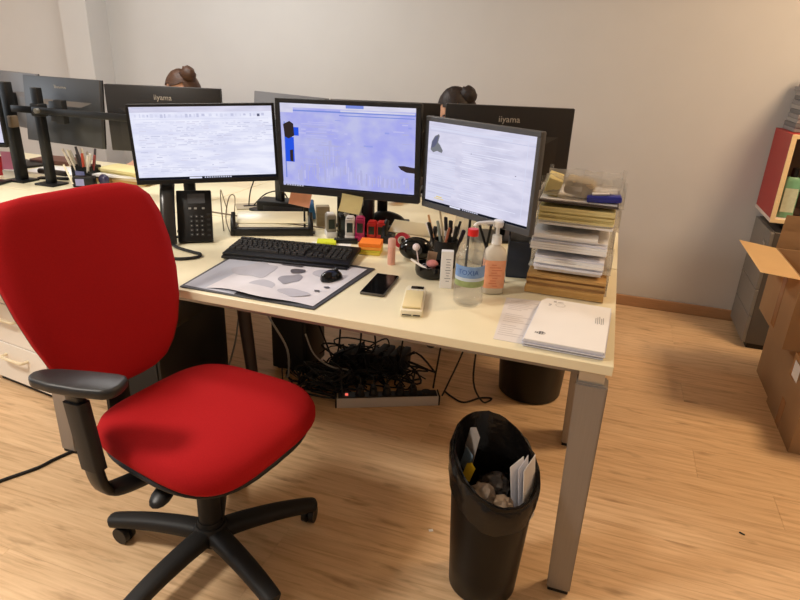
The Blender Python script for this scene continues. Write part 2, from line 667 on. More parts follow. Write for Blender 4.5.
# ------------------------------------------------------------------ red office chair
CH_H = math.radians(-10)
def make_chair(label, loc, heading, one_arm=False):
    """local +x is forward, +y is the sitter's left"""
    t = thing('office_chair', label, 'chair', loc, heading)
    a0 = math.radians(46) - CH_H
    bm = NB()
    lathe(bm, [(0.0, 0.055), (0.040, 0.055), (0.048, 0.062), (0.050, 0.102), (0.042, 0.118), (0.0, 0.118)], 24)
    obj('base_hub', bm, M_BLK2, t)
    for k in range(5):
        a = a0 + k * 2 * PI / 5
        d = Vector((math.cos(a), math.sin(a), 0))
        bm = NB()
        pts = smooth_pts([d * 0.025 + Vector((0, 0, 0.085)), d * 0.10 + Vector((0, 0, 0.089)), d * 0.2 + Vector((0, 0, 0.086)), d * 0.29 + Vector((0, 0, 0.075)), d * 0.325 + Vector((0, 0, 0.068))], 4)
        n = len(pts)
        sweep(bm, pts, [0.033 - 0.009 * i / (n - 1) - (0.006 if i == n - 1 else 0) for i in range(n)], [0.026 - 0.009 * i / (n - 1) for i in range(n)], 14, 3.0, side=(-d.y, d.x, 0))
        leg = obj('leg', bm, M_BLK2, t, angle=50)
        cp = d * 0.30
        ca = a + 0.9 + k
        e = Vector((math.cos(ca), math.sin(ca), 0))
        c = cp + e * 0.014
        bm = NB()
        side = Vector((-e.y, e.x, 0))
        cyl(bm, cp + Vector((0, 0, 0.045)), cp + Vector((0, 0, 0.064)), 0.008)
        # hood
        for sgn in (-1, 1):
            cyl(bm, c + side * sgn * 0.004 + Vector((0, 0, 0.0285)), c + side * sgn * 0.020 + Vector((0, 0, 0.0285)), 0.0285, 0.0265, 18)
        box(bm, c + Vector((0, 0, 0.036)), (0.030, 0.020, 0.024), (0, 0, ca), 0.005)
        obj('caster', bm, M_BLK, leg)
    bm = NB()
    cyl(bm, (0, 0, 0.03), (0, 0, 0.06), 0.018)
    cyl(bm, (0, 0, 0.112), (0, 0, 0.135), 0.038, 0.036)
    cyl(bm, (0, 0, 0.135), (0, 0, 0.29), 0.033)
    cyl(bm, (0, 0, 0.25), (0, 0, 0.43), 0.015)
    obj('gas_column', bm, M_BLK2, t)
    bm = NB()
    box(bm, (0.0, 0, 0.426), (0.20, 0.13, 0.035), None, 0.01)
    box(bm, (-0.15, 0, 0.415), (0.16, 0.07, 0.022), None, 0.006)
    obj('tilt_mechanism', bm, M_BLK, t)
    bm = NB()
    tube(bm, [(0.05, -0.05, 0.420), (0.07, -0.13, 0.420), (0.085, -0.19, 0.414)], 0.007)
    ball(bm, (0.088, -0.218, 0.408), (0.026, 0.038, 0.012), 14, 8, Euler((0.30, 0.1, 0.2)).to_matrix().to_4x4())
    obj('lever', bm, M_BLK, t)
    # seat: superellipse cushion
    def cushion(name, cx, ax, ay, z0, z1, m, pw, crown, inset):
        bm = NB()
        nr, na = 9, 48
        rings = []
        prof = [(0.0, 1.0), (0.35, 0.995), (0.6, 0.975), (0.78, 0.93), (0.9, 0.83), (0.965, 0.68), (1.0, 0.42), (1.0, 0.18), (0.97, 0.0)]
        for f, hgt in prof:
            if f == 0:
                rings.append([bm.verts.new((cx, 0, z1))])
                continue
            ring = []
            for i in range(na):
                q = 2 * PI * i / na
                c, s_ = math.cos(q), math.sin(q)
                ex = math.copysign(abs(c) ** (2 / pw), c) * ax * f
                ey = math.copysign(abs(s_) ** (2 / pw), s_) * ay * f
                ey *= 1.0 + 0.07 * (ex / ax)
                z = z0 + (z1 - z0) * hgt
                fr = max(0, (ex / ax - 0.35)) / 0.65
                z -= crown * fr * fr                      # waterfall front
                z += inset * (abs(ey) / ay) ** 2 * (1 - max(0, f - 0.9) * 10 * 0.3)
                ring.append(bm.verts.new((cx + ex, ey, z)))
            rings.append(ring)
        for A, B in zip(rings, rings[1:]):
            for i in range(na):
                j = (i + 1) % na
                if len(A) == 1:
                    bm.faces.new((A[0], B[i], B[j]))
                else:
                    bm.faces.new((A[i], B[i], B[j], A[j]))
        bm.faces.new(rings[-1])
        return obj(name, bm, m, t, angle=80)
    cushion('seat', 0.028, 0.243, 0.243, 0.462, 0.532, M_RED, 3.7, 0.022, 0.006)
    cushion('seat_shell', 0.026, 0.238, 0.236, 0.442, 0.463, M_BLK2, 3.1, 0.018, 0.004)
    # backrest
    rec = math.radians(14)
    upv = Vector((-math.sin(rec), 0, math.cos(rec)))
    nrm = Vector((math.cos(rec), 0, math.sin(rec)))
    O = Vector((-0.244, -0.046 if one_arm else 0.0, 0.579))
    hw = [(-0.03, 0.07), (-0.022, 0.115), (-0.005, 0.155), (0.03, 0.186), (0.08, 0.212), (0.15, 0.232), (0.23, 0.244), (0.32, 0.247), (0.40, 0.240), (0.45, 0.224), (0.48, 0.198), (0.497, 0.155), (0.503, 0.09)]
    def panel(name, m, off0, off1, k):
        bm = NB()
        front, back = [], []
        nx = 14
        for (u, h) in hw:
            fr, br = [], []
            uc = 0.235 + (u - 0.235) * k
            for i in range(nx + 1):
                q = -1 + 2 * i / nx
                s_ = q * h * k * 0.965 * (1 + 0.085 * (u - 0.23) / 0.25)
                curve = 0.10 * s_ * s_ / 0.25 * 1.2 + 0.018 * math.cos((u - 0.12) * 7)     # wraps forward at the sides, lumbar bulge
                edge = min(1.0, (1 - abs(q)) * 5 + 0.0)
                vert = min(1.0, max(0.0, min(u + 0.03, 0.503 - u) / 0.04))
                puff = off1 * (math.sqrt(max(0.0, edge)) * 0.75 + 0.25) * (0.35 + 0.65 * math.sqrt(vert))
                p = O + upv * uc + Vector((0, 1, 0)) * s_
                fr.append(bm.verts.new(p + nrm * (curve + puff)))
                br.append(bm.verts.new(p + nrm * (curve + off0)))
            front.append(fr); back.append(br)
        R_ = len(hw)
        for r in range(R_ - 1):
            for i in range(nx):
                bm.faces.new((front[r][i], front[r][i + 1], front[r + 1][i + 1], front[r + 1][i]))
                bm.faces.new((back[r][i + 1], back[r][i], back[r + 1][i], back[r + 1][i + 1]))
            bm.faces.new((front[r][0], front[r + 1][0], back[r + 1][0], back[r][0]))
            bm.faces.new((front[r + 1][nx], front[r][nx], back[r][nx], back[r + 1][nx]))
        for i in range(nx):
            bm.faces.new((front[0][i + 1], front[0][i], back[0][i], back[0][i + 1]))
            bm.faces.new((front[-1][i], front[-1][i + 1], back[-1][i + 1], back[-1][i]))
        return obj(name, bm, m, t, angle=80)
    panel('backrest', M_RED, -0.012, 0.030, 1.0)
    panel('back_shell', M_BLK2, -0.030, -0.013, 0.97)
    bm = NB()
    c0 = O + upv * 0.18 - nrm * 0.008
    sweep(bm, smooth_pts([(-0.16, O.y * 0.5, 0.395), (-0.27, O.y, 0.40), (-0.275, O.y, 0.47), O + upv * 0.0 - nrm * 0.035, O + upv * 0.2 - nrm * 0.024], 5), 0.038, 0.010, 12, 3, side=(0, 1, 0))
    obj('back_bracket', bm, M_BLK, t)
    for sg in ((-1,) if one_arm else (-1, 1)):
        bm = NB()
        px = -0.038
        pts = smooth_pts([(0.03, sg * 0.12, 0.428), (0.0, sg * 0.20, 0.415), (px, sg * 0.262, 0.406), (px - 0.002, sg * 0.287, 0.436), (px - 0.02, sg * 0.288, 0.50), (px - 0.035, sg * 0.287, 0.60), (px - 0.045, sg * 0.286, 0.686)], 5)
        sweep(bm, pts, [0.028] * len(pts), [0.012] * len(pts), 12, 4, side=(1, 0, 0.05))
        sup = obj('arm_support', bm, M_BLK, t, angle=60)
        bm = NB()
        sweep(bm, [(px - 0.012, sg * 0.289, 0.480), (px - 0.038, sg * 0.288, 0.655)], [0.034, 0.034], [0.017, 0.017], 12, 5, side=(1, 0, 0.1))
        obj('arm_sleeve', bm, M_BLK2, sup, angle=60)
        bm = NB()
        # armrest pad, narrower and rounded to the rear
        outl = [(-0.242, 0.012), (-0.225, 0.030), (-0.18, 0.040), (-0.10, 0.046), (-0.02, 0.047), (0.004, 0.043), (0.016, 0.03), (0.020, 0.0), (0.014, -0.025), (-0.01, -0.038), (-0.08, -0.041), (-0.16, -0.036), (-0.22, -0.024), (-0.24, -0.008)]
        prism(bm, [(x * 0.88 + 0.024, y * -sg + sg * 0.268) for x, y in outl], 0.684, 0.710, 0.009, 3, Matrix.Translation((px, sg * 0.285, 0)) @ Matrix.Rotation(-sg * math.radians(20), 4, 'Z') @ Matrix.Translation((-px, -sg * 0.285, 0)))
        obj('armrest_pad', bm, mat('armrest_rubber', (38, 38, 39), 0.42, bump=0.15, bscale=500), t, angle=50)
    return t
make_chair('red fabric office chair with black armrests, empty in the foreground', (-1.038, -0.230, 0), CH_H, True)
# ------------------------------------------------------------------ monitors
E_WHITE = emit('screen_white', (238, 239, 254), 1.0, (218, 220, 244), (5, 5, 26))
E_LAV = emit('screen_lavender', (222, 220, 240), 1.0, (204, 203, 226), (6, 6, 22))
E_PALE = emit('screen_pale_grey', (216, 218, 240), 1.0)
E_LINE = emit('screen_text_grey', (198, 200, 226), 1.0)
E_DARK = emit('screen_dark_mark', (96, 98, 124), 1.0)
E_BAR = emit('screen_taskbar', (22, 24, 34), 1.0)
E_BLUE = emit('screen_periwinkle', (166, 168, 236), 1.0, (190, 192, 232), (7, 7, 9))
E_BLUE2 = emit('screen_mid_blue', (122, 140, 218), 1.0)
E_BLUE3 = emit('screen_strong_blue', (40, 84, 226), 1.0)
E_GREYL = emit('screen_warm_grey', (178, 178, 222), 1.0)
E_BROWN = emit('screen_dark_brown', (52, 42, 40), 1.0)
E_YEL = emit('screen_yellow', (232, 206, 130), 1.0)
E_SMOKE = emit('screen_smoke_grey', (120, 122, 128), 1.0)
SCR = [E_WHITE, E_LAV, E_PALE, E_LINE, E_DARK, E_BAR, E_BLUE, E_BLUE2, E_BLUE3, E_GREYL, E_BROWN, E_YEL, E_SMOKE, emit('screen_soft_lilac', (190, 190, 238), 1.0), emit('screen_soft_blue', (152, 160, 230), 1.0)]
iWH, iLA, iPA, iLI, iDK, iBAR, iBL, iB2, iB3, iGR, iBR, iYE, iSM, iS2, iB4 = range(15)

def blob(pts):
    return pts

def content_sheet(rnd):
    """a text document or table, very faint"""
    R_ = [('r', 0, 0, 1, 1, iWH), ('r', 0, 0, 1, 0.075, iLA), ('r', 0.02, 0.015, 0.10, 0.03, iLI)]
    x = 0.03
    while x < 0.95:
        w = rnd.uniform(0.008, 0.022)
        R_.append(('r', x, 0.095 + rnd.uniform(0, .012), x + w, 0.13 + rnd.uniform(0, .02), rnd.choice([iLI, iPA, iLI, iPA, iDK]) if rnd.random() < .6 else iPA))
        x += w + rnd.uniform(0.008, 0.03)
    R_.append(('r', 0.02, 0.165, 0.97, 0.172, iPA))
    v = 0.20
    while v < 0.90:
        x = 0.03 + rnd.uniform(0, .02)
        dens = 1.0 if v < 0.55 else 0.55
        while x < (0.96 if v < 0.5 else 0.7):
            w = rnd.uniform(0.012, 0.07)
            if rnd.random() < 0.62 * dens:
                R_.append(('r', x, v, x + w, v + 0.011, rnd.choice([iPA, iPA, iPA, iLI, iLA])))
            x += w + rnd.uniform(0.006, 0.03)
        v += 0.024
    R_.append(('r', 0.2, 0.83, 0.42, 0.837, iLI))
    R_ += [('r', 0, 0.965, 1, 1, iBAR), ('r', 0.36, 0.972, 0.45, 0.994, iWH)]
    for k in range(12):
        R_.append(('r', 0.47 + k * 0.017, 0.972, 0.479 + k * 0.017, 0.99, iPA))
    return R_

def content_software(rnd):
    R_ = [('r', 0, 0, 1, 1, iBL), ('r', 0, 0, 1, 0.05, iLA), ('r', 0.50, 0.0, 0.63, 0.035, iB2), ('r', 0.10, 0.075, 1, 0.092, iB2), ('r', 0.0, 0.05, 0.1, 0.11, iLA),
          ('r', 0.46, 0.06, 0.99, 0.078, iLA), ('r', 0.45, 0.115, 0.99, 0.125, iB2)]
    for k in range(26):
        u, v = rnd.uniform(0.1, 0.95), rnd.uniform(0.15, 0.55)
        R_.append(('r', u, v, u + rnd.uniform(0.02, 0.08), v + rnd.uniform(0.006, 0.02), rnd.choice([iS2, iS2, iGR, iGR, iB4])))
    # grey smears sweeping down and right
    for k in range(110):
        u = rnd.uniform(0.12, 0.97)
        v0 = 0.78 - 0.42 * max(0, 1 - abs(u - 0.38) / 0.28) * rnd.random() + rnd.uniform(0, .08)
        R_.append(('r', u, v0, u + rnd.uniform(0.003, 0.012), min(0.93, v0 + rnd.uniform(0.06, 0.2)), rnd.choice([iGR, iGR, iGR, iS2])))
    for k in range(22):
        v = rnd.uniform(0.2, 0.75)
        u = rnd.uniform(0.12, 0.3)
        R_.append(('r', u, v, u + rnd.uniform(0.05, 0.2), v + 0.008, rnd.choice([iGR, iS2])))
    R_ += [('r', 0.025, 0.22, 0.035, 0.9, iB2), ('r', 0.03, 0.40, 0.10, 0.70, iB3), ('r', 0.08, 0.28, 0.14, 0.38, iB3),
           ('p', [(0.02, 0.25), (0.07, 0.21), (0.10, 0.24), (0.105, 0.38), (0.06, 0.42), (0.03, 0.40)], iBR),
           ('p', [(0.065, 0.56), (0.09, 0.55), (0.09, 0.70), (0.065, 0.69)], iBR),
           ('p', [(0.88, 0.66), (0.92, 0.655), (0.999, 0.67), (0.999, 0.735), (0.94, 0.73), (0.90, 0.70)], iBR),
           ('r', 0, 0.955, 1, 0.985, iBL), ('r', 0.02, 0.985, 1, 1, iBAR)]
    for k in range(7):
        R_.append(('r', 0.03 + k * 0.02, 0.987, 0.042 + k * 0.02, 0.999, iLA))
    return R_

def content_mail(rnd):
    R_ = [('r', 0, 0, 1, 1, iLA), ('r', 0, 0.05, 1, 0.058, iPA), ('r', 0, 0.105, 1, 0.112, iLI), ('r', 0.02, 0.07, 0.8, 0.095, iPA)]
    v = 0.16
    while v < 0.92:
        e = rnd.uniform(0.26, 0.33)
        if v > 0.38:
            R_.append(('r', 0.02, v, e, v + 0.012, rnd.choice([iPA, iPA, iLI])))
        R_.append(('r', 0.34 + rnd.uniform(0, .04), v, rnd.uniform(0.5, 0.9), v + 0.006, rnd.choice([iWH, iPA, iWH])))
        v += 0.026
    R_ += [('p', [(0.03, 0.34), (0.04, 0.24), (0.07, 0.17), (0.11, 0.14), (0.12, 0.16), (0.105, 0.24), (0.13, 0.27), (0.16, 0.33), (0.15, 0.36), (0.10, 0.345), (0.06, 0.37)], iSM),
           ('p', [(0.035, 0.32), (0.045, 0.24), (0.075, 0.18), (0.108, 0.155), (0.095, 0.25), (0.07, 0.30)], iDK),
           ('r', 0.12, 0.90, 0.18, 0.915, iYE), ('r', 0.10, 0.925, 0.2, 0.935, iYE),
           ('r', 0.44, 0.30, 0.448, 0.308, iDK), ('r', 0.85, 0.45, 0.86, 0.458, iDK), ('r', 0.83, 0.485, 0.95, 0.49, iLI), ('r', 0.93, 0.0, 0.935, 0.98, iPA),
           ('r', 0, 0.975, 1, 1, iBAR), ('r', 0.27, 0.978, 0.38, 0.996, iWH)]
    for k in range(8):
        R_.append(('r', 0.4 + k * 0.02, 0.979, 0.412 + k * 0.02, 0.994, iPA))
    return R_

def make_monitor(label, cx, cy, zc, w, h, yaw, roll, tilt, bez, casing, bezm, content, brand=True, group=None, stand='pole', foot=(0.24, 0.17), seed=1, col=(0.0, 0.06)):
    """local -y is the viewing side; bez = (top, side, bottom)"""
    zb = 0.7405
    t = thing('monitor', label, 'monitor', (cx, cy, zb), yaw, group)
    M = Matrix.Translation((0, 0, zc - zb)) @ Matrix.Rotation(tilt, 4, 'X') @ Matrix.Rotation(roll, 4, 'Y')
    bt, bs, bb = bez
    # rear shell
    b = NB(); tb = bmesh.new()
    box2(tb, -w / 2, w / 2, -0.004, 0.016, -h / 2, h / 2, 0.004, 2)
    merge(b, tb, M)
    tb = bmesh.new()
    a = [tb.verts.new((x * w * 0.40, 0.0155, z * h)) for x, z in ((-1, -0.42), (1, -0.42), (1, 0.16), (-1, 0.16))]
    c = [tb.verts.new((x * w * 0.30, 0.036, z * h)) for x, z in ((-1, -0.28), (1, -0.28), (1, 0.08), (-1, 0.08))]
    tb.faces.new(c)
    for i in range(4):
        tb.faces.new((a[i], a[(i + 1) % 4], c[(i + 1) % 4], c[i]))
    merge(b, tb, M)
    obj('rear_shell', b, casing, t)
    # bezel frame
    b = NB(); tb = bmesh.new()
    box2(tb, -w / 2, w / 2, -0.010, -0.004, h / 2 - bt, h / 2, 0.0015, 1)
    box2(tb, -w / 2, w / 2, -0.010, -0.004, -h / 2, -h / 2 + bb, 0.0015, 1)
    box2(tb, -w / 2, -w / 2 + bs, -0.010, -0.004, -h / 2 + bb, h / 2 - bt)
    box2(tb, w / 2 - bs, w / 2, -0.010, -0.004, -h / 2 + bb, h / 2 - bt)
    merge(b, tb, M)
    obj('bezel', b, bezm, t)
    # screen
    x0, x1, z0, z1 = -w / 2 + bs, w / 2 - bs, -h / 2 + bb, h / 2 - bt
    b = NB(); tb = bmesh.new()
    if content:
        lay = 0
        for it in content(random.Random(seed)):
            yy = -0.0052 - lay * 0.000012
            lay += 1
            if it[0] == 'r':
                _, u0, v0, u1, v1, mi = it
                P = [(u0, v1), (u1, v1), (u1, v0), (u0, v0)]
            else:
                P, mi = it[1], it[2]
            f = tb.faces.new([tb.verts.new((x0 + (x1 - x0) * u, yy, z1 - (z1 - z0) * v)) for u, v in P])
            f.material_index = mi
        merge(b, tb, M)
        obj('screen', b, SCR, t, smooth=False)
    else:
        box2(tb, x0, x1, -0.0055, -0.004, z0, z1)
        merge(b, tb, M)
        obj('screen', b, M_BLKG, t, smooth=False)
    if brand:
        me = text_mesh('iiyama', 0.034)
        me.materials.clear(); me.materials.append(M_LETTER)
        o = D.objects.new('lettering', me); COL.objects.link(o); o.parent = t
        p = M @ Vector((0, 0.0163, h * 0.5 - 0.05))
        o.location = p
        o.rotation_euler = (PI / 2 + tilt, 0, PI)
    # stand
    if stand == 'pole':
        b = NB()
        zt = zc - zb
        sx, sy = col
        box2(b, sx - 0.022, sx + 0.022, sy - 0.012, sy + 0.012, 0.012, zt + 0.02, 0.006)
        if abs(sx) + abs(sy - 0.06) > 0.02:
            sweep(b, [(sx, sy, zt), (sx * 0.5, (sy + 0.04) / 2, zt), (0, 0.04, zt)], 0.016, 0.014, 10, 4)
        box2(b, -0.045, 0.045, 0.036, 0.06 if sy < 0.08 else 0.046, zt - 0.045, zt + 0.045, 0.004)
        obj('stand_column', b, M_BLK, t)
        b = NB()
        box2(b, sx - foot[0] / 2, sx + foot[0] / 2, sy - foot[1] / 2, sy + foot[1] / 2, 0.0, 0.012, 0.004)
        obj('stand_base', b, M_BLK, t)
    elif stand == 'legs':
        b = NB()
        zt = zc - zb
        cyl(b, (-0.05, 0.045, zt - 0.10), (-0.085, 0.08, 0.004), 0.0045, n=8)
        cyl(b, (0.05, 0.045, zt - 0.10), (-0.03, 0.10, 0.004), 0.0045, n=8)
        cyl(b, (0.05, 0.045, zt - 0.10), (0.085, 0.08, 0.004), 0.0045, n=8)
        cyl(b, (-0.05, 0.045, zt - 0.10), (0.03, 0.10, 0.004), 0.0045, n=8)
        box2(b, -0.08, 0.08, 0.034, 0.055, zt - 0.12, zt + 0.05, 0.004)
        obj('stand_frame', b, M_BLK, t)
    elif stand == 'arm':
        b = NB()
        zt = zc - zb
        box2(b, -0.05, 0.05, 0.036, 0.046, zt - 0.05, zt + 0.05, 0.003)
        cyl(b, (0, 0.04, zt), (0, 0.085, zt), 0.018)
        obj('mount_plate', b, M_BLK, t)
    return t
R30 = math.radians(30)
make_monitor('left of the three lit monitors, white spreadsheet on screen, above the desk phone', -1.464, 0.475, 1.100, 0.500, 0.276, R30, math.radians(-2.0), 0,
             (0.009, 0.010, 0.016), M_BLK, M_BLK, content_sheet, seed=3, foot=(0.11, 0.12), col=(-0.09, 0.17))
make_monitor('middle of the three lit monitors, blue program on screen, thick black bezel', -0.947, 0.552, 1.111, 0.532, 0.326, 0, math.radians(-1.3), 0,
             (0.015, 0.017, 0.026), M_BLK, M_BLK, content_software, seed=5, foot=(0.16, 0.10), col=(-0.02, 0.27))
make_monitor('right of the three lit monitors, grey bezel, angled toward the chair', -0.4685, 0.455, 1.0945, 0.459, 0.297, -R30, 0, 0,
             (0.015, 0.012, 0.020), M_BEZG, M_BEZG, content_mail, seed=8, stand='legs')
make_monitor('dark monitor seen from behind above the right lit screen', -0.485, 1.075, 1.095, 0.50, 0.32, PI + math.atan2(0.15, 0.48), 0, 0, (0.01, 0.01, 0.02), M_MONB, M_BLK, None)
make_monitor('dark monitor back whose edge shows over the middle lit screen', -0.985, 1.03, 1.095, 0.45, 0.30, PI + math.atan2(0.15, 0.43), 0, 0, (0.01, 0.01, 0.02), M_MONB, M_BLK, None, brand=False)
make_monitor('monitor back with painted grey sheen peeking between the left and middle lit screens', -1.435, 1.035, 1.097, 0.46, 0.30, PI + math.atan2(-0.17, 0.44), 0, math.radians(6), (0.01, 0.01, 0.02), mat('painted_sheen_grey_back', (112, 112, 116), 0.4), M_BLK, None, brand=False)  # grey base colour stands in for a reflection on the plastic
make_monitor('dark monitor back behind the left lit screen, below the hair bun', -2.085, 1.045, 1.096, 0.54, 0.300, PI + math.atan2(0.15, 0.50), 0, 0, (0.01, 0.01, 0.02), M_MONB, M_BLK, None, stand='arm')
make_monitor('shiny grey-black monitor back on the twin stand, far left', -2.74, 1.09, 1.09, 0.545, 0.325, PI - 0.10, 0, math.radians(6), (0.01, 0.01, 0.02), M_MONS, M_BLK, None, stand='arm')
make_monitor('lit monitor cut off by the left edge of the picture', -3.04, 0.735, 1.085, 0.48, 0.29, 0.25, 0, 0, (0.01, 0.01, 0.015), M_BLK, M_BLK, content_mail, brand=False, seed=12)
make_monitor('monitor back at the far left edge, partly behind the shiny one', -3.30, 1.33, 1.10, 0.50, 0.30, PI - 0.3, 0, 0, (0.01, 0.01, 0.02), mat('painted_sheen_grey_back', (112, 112, 116), 0.4), M_BLK, None, brand=False)

# twin monitor stand of the far left desk, and the single post in front of it
t = thing('monitor_stand', 'black twin monitor stand, post with long crossbar behind two monitors', 'stand', (-2.75, 0.95, 0.7405))
bm = NB(); box2(bm, -0.02, 0.02, -0.018, 0.018, 0.008, 0.468, 0.004); obj('post', bm, M_BLK, t)
bm = NB(); box2(bm, -0.06, 0.06, -0.05, 0.05, 0, 0.01, 0.002); obj('base', bm, M_BLK, t)
bm = NB()
box(bm, (0.335, -0.026, 0.365), (0.70, 0.014, 0.032), None, 0.003)
box(bm, (-0.08, -0.026, 0.365), (0.13, 0.014, 0.032), None, 0.003)
obj('crossbar', bm, M_BLK, t)
bm = NB(); box(bm, (0, 0, 0.365), (0.056, 0.054, 0.06), None, 0.006); obj('clamp', bm, M_BLK2, t)
bm = NB(); cyl(bm, (0.03, -0.03, 0.365), (0.03, -0.05, 0.365), 0.012); obj('knob', bm, M_ALU2, t)
for x in (0.14, 0.60):
    bm = NB(); box(bm, (x, -0.002, 0.365), (0.05, 0.034, 0.11), None, 0.004); obj('bracket', bm, M_BLK2, t)
t = thing('monitor_stand', 'black single post stand at the left edge beside the cut-off screen', 'stand', (-2.945, 0.95, 0.7405))
bm = NB(); box2(bm, -0.024, 0.024, -0.022, 0.022, 0.008, 0.485, 0.004); obj('post', bm, M_BLK, t)
bm = NB(); box2(bm, -0.06, 0.06, -0.05, 0.05, 0, 0.01, 0.002); obj('base', bm, M_BLK, t)
bm = NB(); box(bm, (0.026, -0.012, 0.30), (0.03, 0.04, 0.055), None, 0.004); obj('clamp', bm, mat('tan_clamp', (126, 106, 84), 0.5), t)

# ------------------------------------------------------------------ things on the front desk
TOP = 0.7402
# desk pad
t = thing('desk_pad', 'grey desk pad with papers under its cover at the desk front edge', 'desk pad', (-1.03, 0.222, TOP), 0.0)
bm = NB(); prism(bm, [(-0.235, -0.205), (0.215, -0.200), (0.245, 0.205), (-0.27, 0.21)], 0, 0.004, 0.0012, 1)
obj('base_sheet', bm, mat('dark_grey_vinyl', (66, 66, 70), 0.5), t)
M_BLOTCH = mat('blotchy_print', (196, 194, 198), 0.3, var=0.30, scale=7, coat=0.2)
M_BLOTCH2 = mat('pale_blotchy_print', (226, 222, 226), 0.3, var=0.10, scale=9, coat=0.2)
bm = NB(); prism(bm, [(-0.226, -0.193), (-0.05, -0.196), (-0.10, 0.195), (-0.255, 0.198)], 0.0042, 0.0052)
obj('cover_sheet', bm, mat('pale_blue_grey_sheet', (190, 193, 204), 0.3, var=0.05, scale=6), t, smooth=False)
bm = NB()
# curled white print with a raised front edge
nx, ny = 14, 10
G = []
for j in range(ny + 1):
    rr = []
    for i in range(nx + 1):
        u, v = i / nx, j / ny
        x = -0.155 + 0.36 * u + 0.02 * v
        y = -0.19 + 0.37 * v + 0.008 * math.sin(u * 9) * (1 - v)
        z = 0.006 + 0.010 * max(0, 1 - v * 4) * max(0, math.sin(u * PI * 1.1)) * (1 - u * 0.5)
        rr.append(bm.verts.new((x, y, z)))
    G.append(rr)
for j in range(ny):
    for i in range(nx):
        bm.faces.new((G[j][i], G[j][i + 1], G[j + 1][i + 1], G[j + 1][i]))
obj('printed_sheet', bm, M_BLOTCH2, t)
def patch(cx, cy, rx, ry, seed, m, z):
    rp = random.Random(seed)
    ctrl = [Vector((cx + rx * rp.uniform(0.6, 1.15) * math.cos(2 * PI * k / 9), cy + ry * rp.uniform(0.6, 1.15) * math.sin(2 * PI * k / 9), 0)) for k in range(9)]
    P = smooth_pts(ctrl + [ctrl[0]], 4)[:-1]
    bm = NB(); prism(bm, [(p.x, p.y) for p in P], z, z + 0.0002)
    return obj('printed_patch', bm, m, t, smooth=False)
M_PG = mat('grey_print', (188, 186, 194), 0.35, var=0.06, scale=12); M_PD = mat('charcoal_print', (84, 82, 88), 0.35, var=0.2, scale=20); M_PM = mat('mid_grey_print', (150, 148, 156), 0.35, var=0.12, scale=16)
for i, (cx, cy, rx, ry, m) in enumerate(((-0.10, 0.02, 0.075, 0.09, M_PG), (-0.01, -0.10, 0.05, 0.05, M_PG), (0.04, -0.02, 0.035, 0.05, M_PM), (0.115, 0.075, 0.05, 0.035, M_PG),
                                         (-0.025, 0.115, 0.060, 0.022, M_PD), (0.03, 0.06, 0.032, 0.028, M_PD), (-0.115, 0.105, 0.022, 0.016, M_PD), (0.178, -0.038, 0.012, 0.007, M_PD), (0.163, -0.078, 0.011, 0.007, M_PD), (0.11, -0.12, 0.06, 0.03, M_PG))):
    patch(cx, cy, rx, ry, i + 3, m, 0.0066 + 0.00025 * i)
# keyboard
t = thing('keyboard', 'black full-size computer keyboard lying on the desk pad', 'keyboard', (-1.10, 0.432, TOP + 0.0075), math.radians(8.5))
KT = math.radians(3.5)
KM = Matrix.Rotation(KT, 4, 'X')
bm = NB(); tb = bmesh.new(); box2(tb, -0.228, 0.228, -0.088, 0.088, 0.004, 0.019, 0.004); merge(bm, tb, KM)
tb = bmesh.new(); box2(tb, -0.225, 0.225, -0.105, -0.087, 0.003, 0.012, 0.003); merge(bm, tb, KM)
obj('case', bm, M_BLK, t)
kb_rows = [(0.070, 0.9), (0.044, 1), (0.025, 1), (0.006, 1), (-0.013, 1), (-0.032, 1)]
keymesh = {}
def keycap(w):
    k = round(w, 4)
    if k not in keymesh:
        b = NB(); tb = bmesh.new()
        h0, h1 = 0.0, 0.0075
        hw, hd = w / 2, 0.0082
        a = [tb.verts.new((x * hw, y * hd, h0)) for x, y in ((-1, -1), (1, -1), (1, 1), (-1, 1))]
        c = [tb.verts.new((x * (hw - 0.0018), y * (hd - 0.0018), h1)) for x, y in ((-1, -1), (1, -1), (1, 1), (-1, 1))]
        tb.faces.new(a[::-1]); tb.faces.new(c)
        for i in range(4):
            tb.faces.new((a[i], a[(i + 1) % 4], c[(i + 1) % 4], c[i]))
        merge(b, tb)
        o = obj('key', b, mat('key_plastic', (44, 43, 43), 0.5), t, smooth=False)
        keymesh[k] = o.data
        return o
    o = D.objects.new('key', keymesh[k]); COL.objects.link(o); o.parent = t
    return o
def put_key(x, y, w):
    o = keycap(w)
    o.location = KM @ Vector((x, y - 0.012, 0.0192))
    o.rotation_euler = (KT, 0, 0)
for ri, (ky, _) in enumerate(kb_rows):
    x = -0.220
    if ri == 5:
        ws = [0.024, 0.021, 0.021, 0.112, 0.021, 0.021, 0.021, 0.024]
    elif ri == 0:
        ws = [0.0172] * 15
    elif ri == 4:
        ws = [0.026] + [0.0172] * 11 + [0.038]
    elif ri == 3:
        ws = [0.031] + [0.0172] * 11 + [0.033]
    elif ri == 2:
        ws = [0.026] + [0.0172] * 12 + [0.020]
    else:
        ws = [0.0172] * 13 + [0.034]
    for w in ws:
        put_key(x + w / 2, ky, w)
        x += w + 0.0018
    cl = {0: [0, 1, 2], 1: [0, 1, 2], 2: [0, 1, 2], 3: [], 4: [1], 5: [0, 1, 2]}[ri]
    for c in cl:
        put_key(0.078 + c * 0.019, ky, 0.0172)
    if ri > 0:
        for c in range(4):
            put_key(0.144 + c * 0.019, ky, 0.0172)

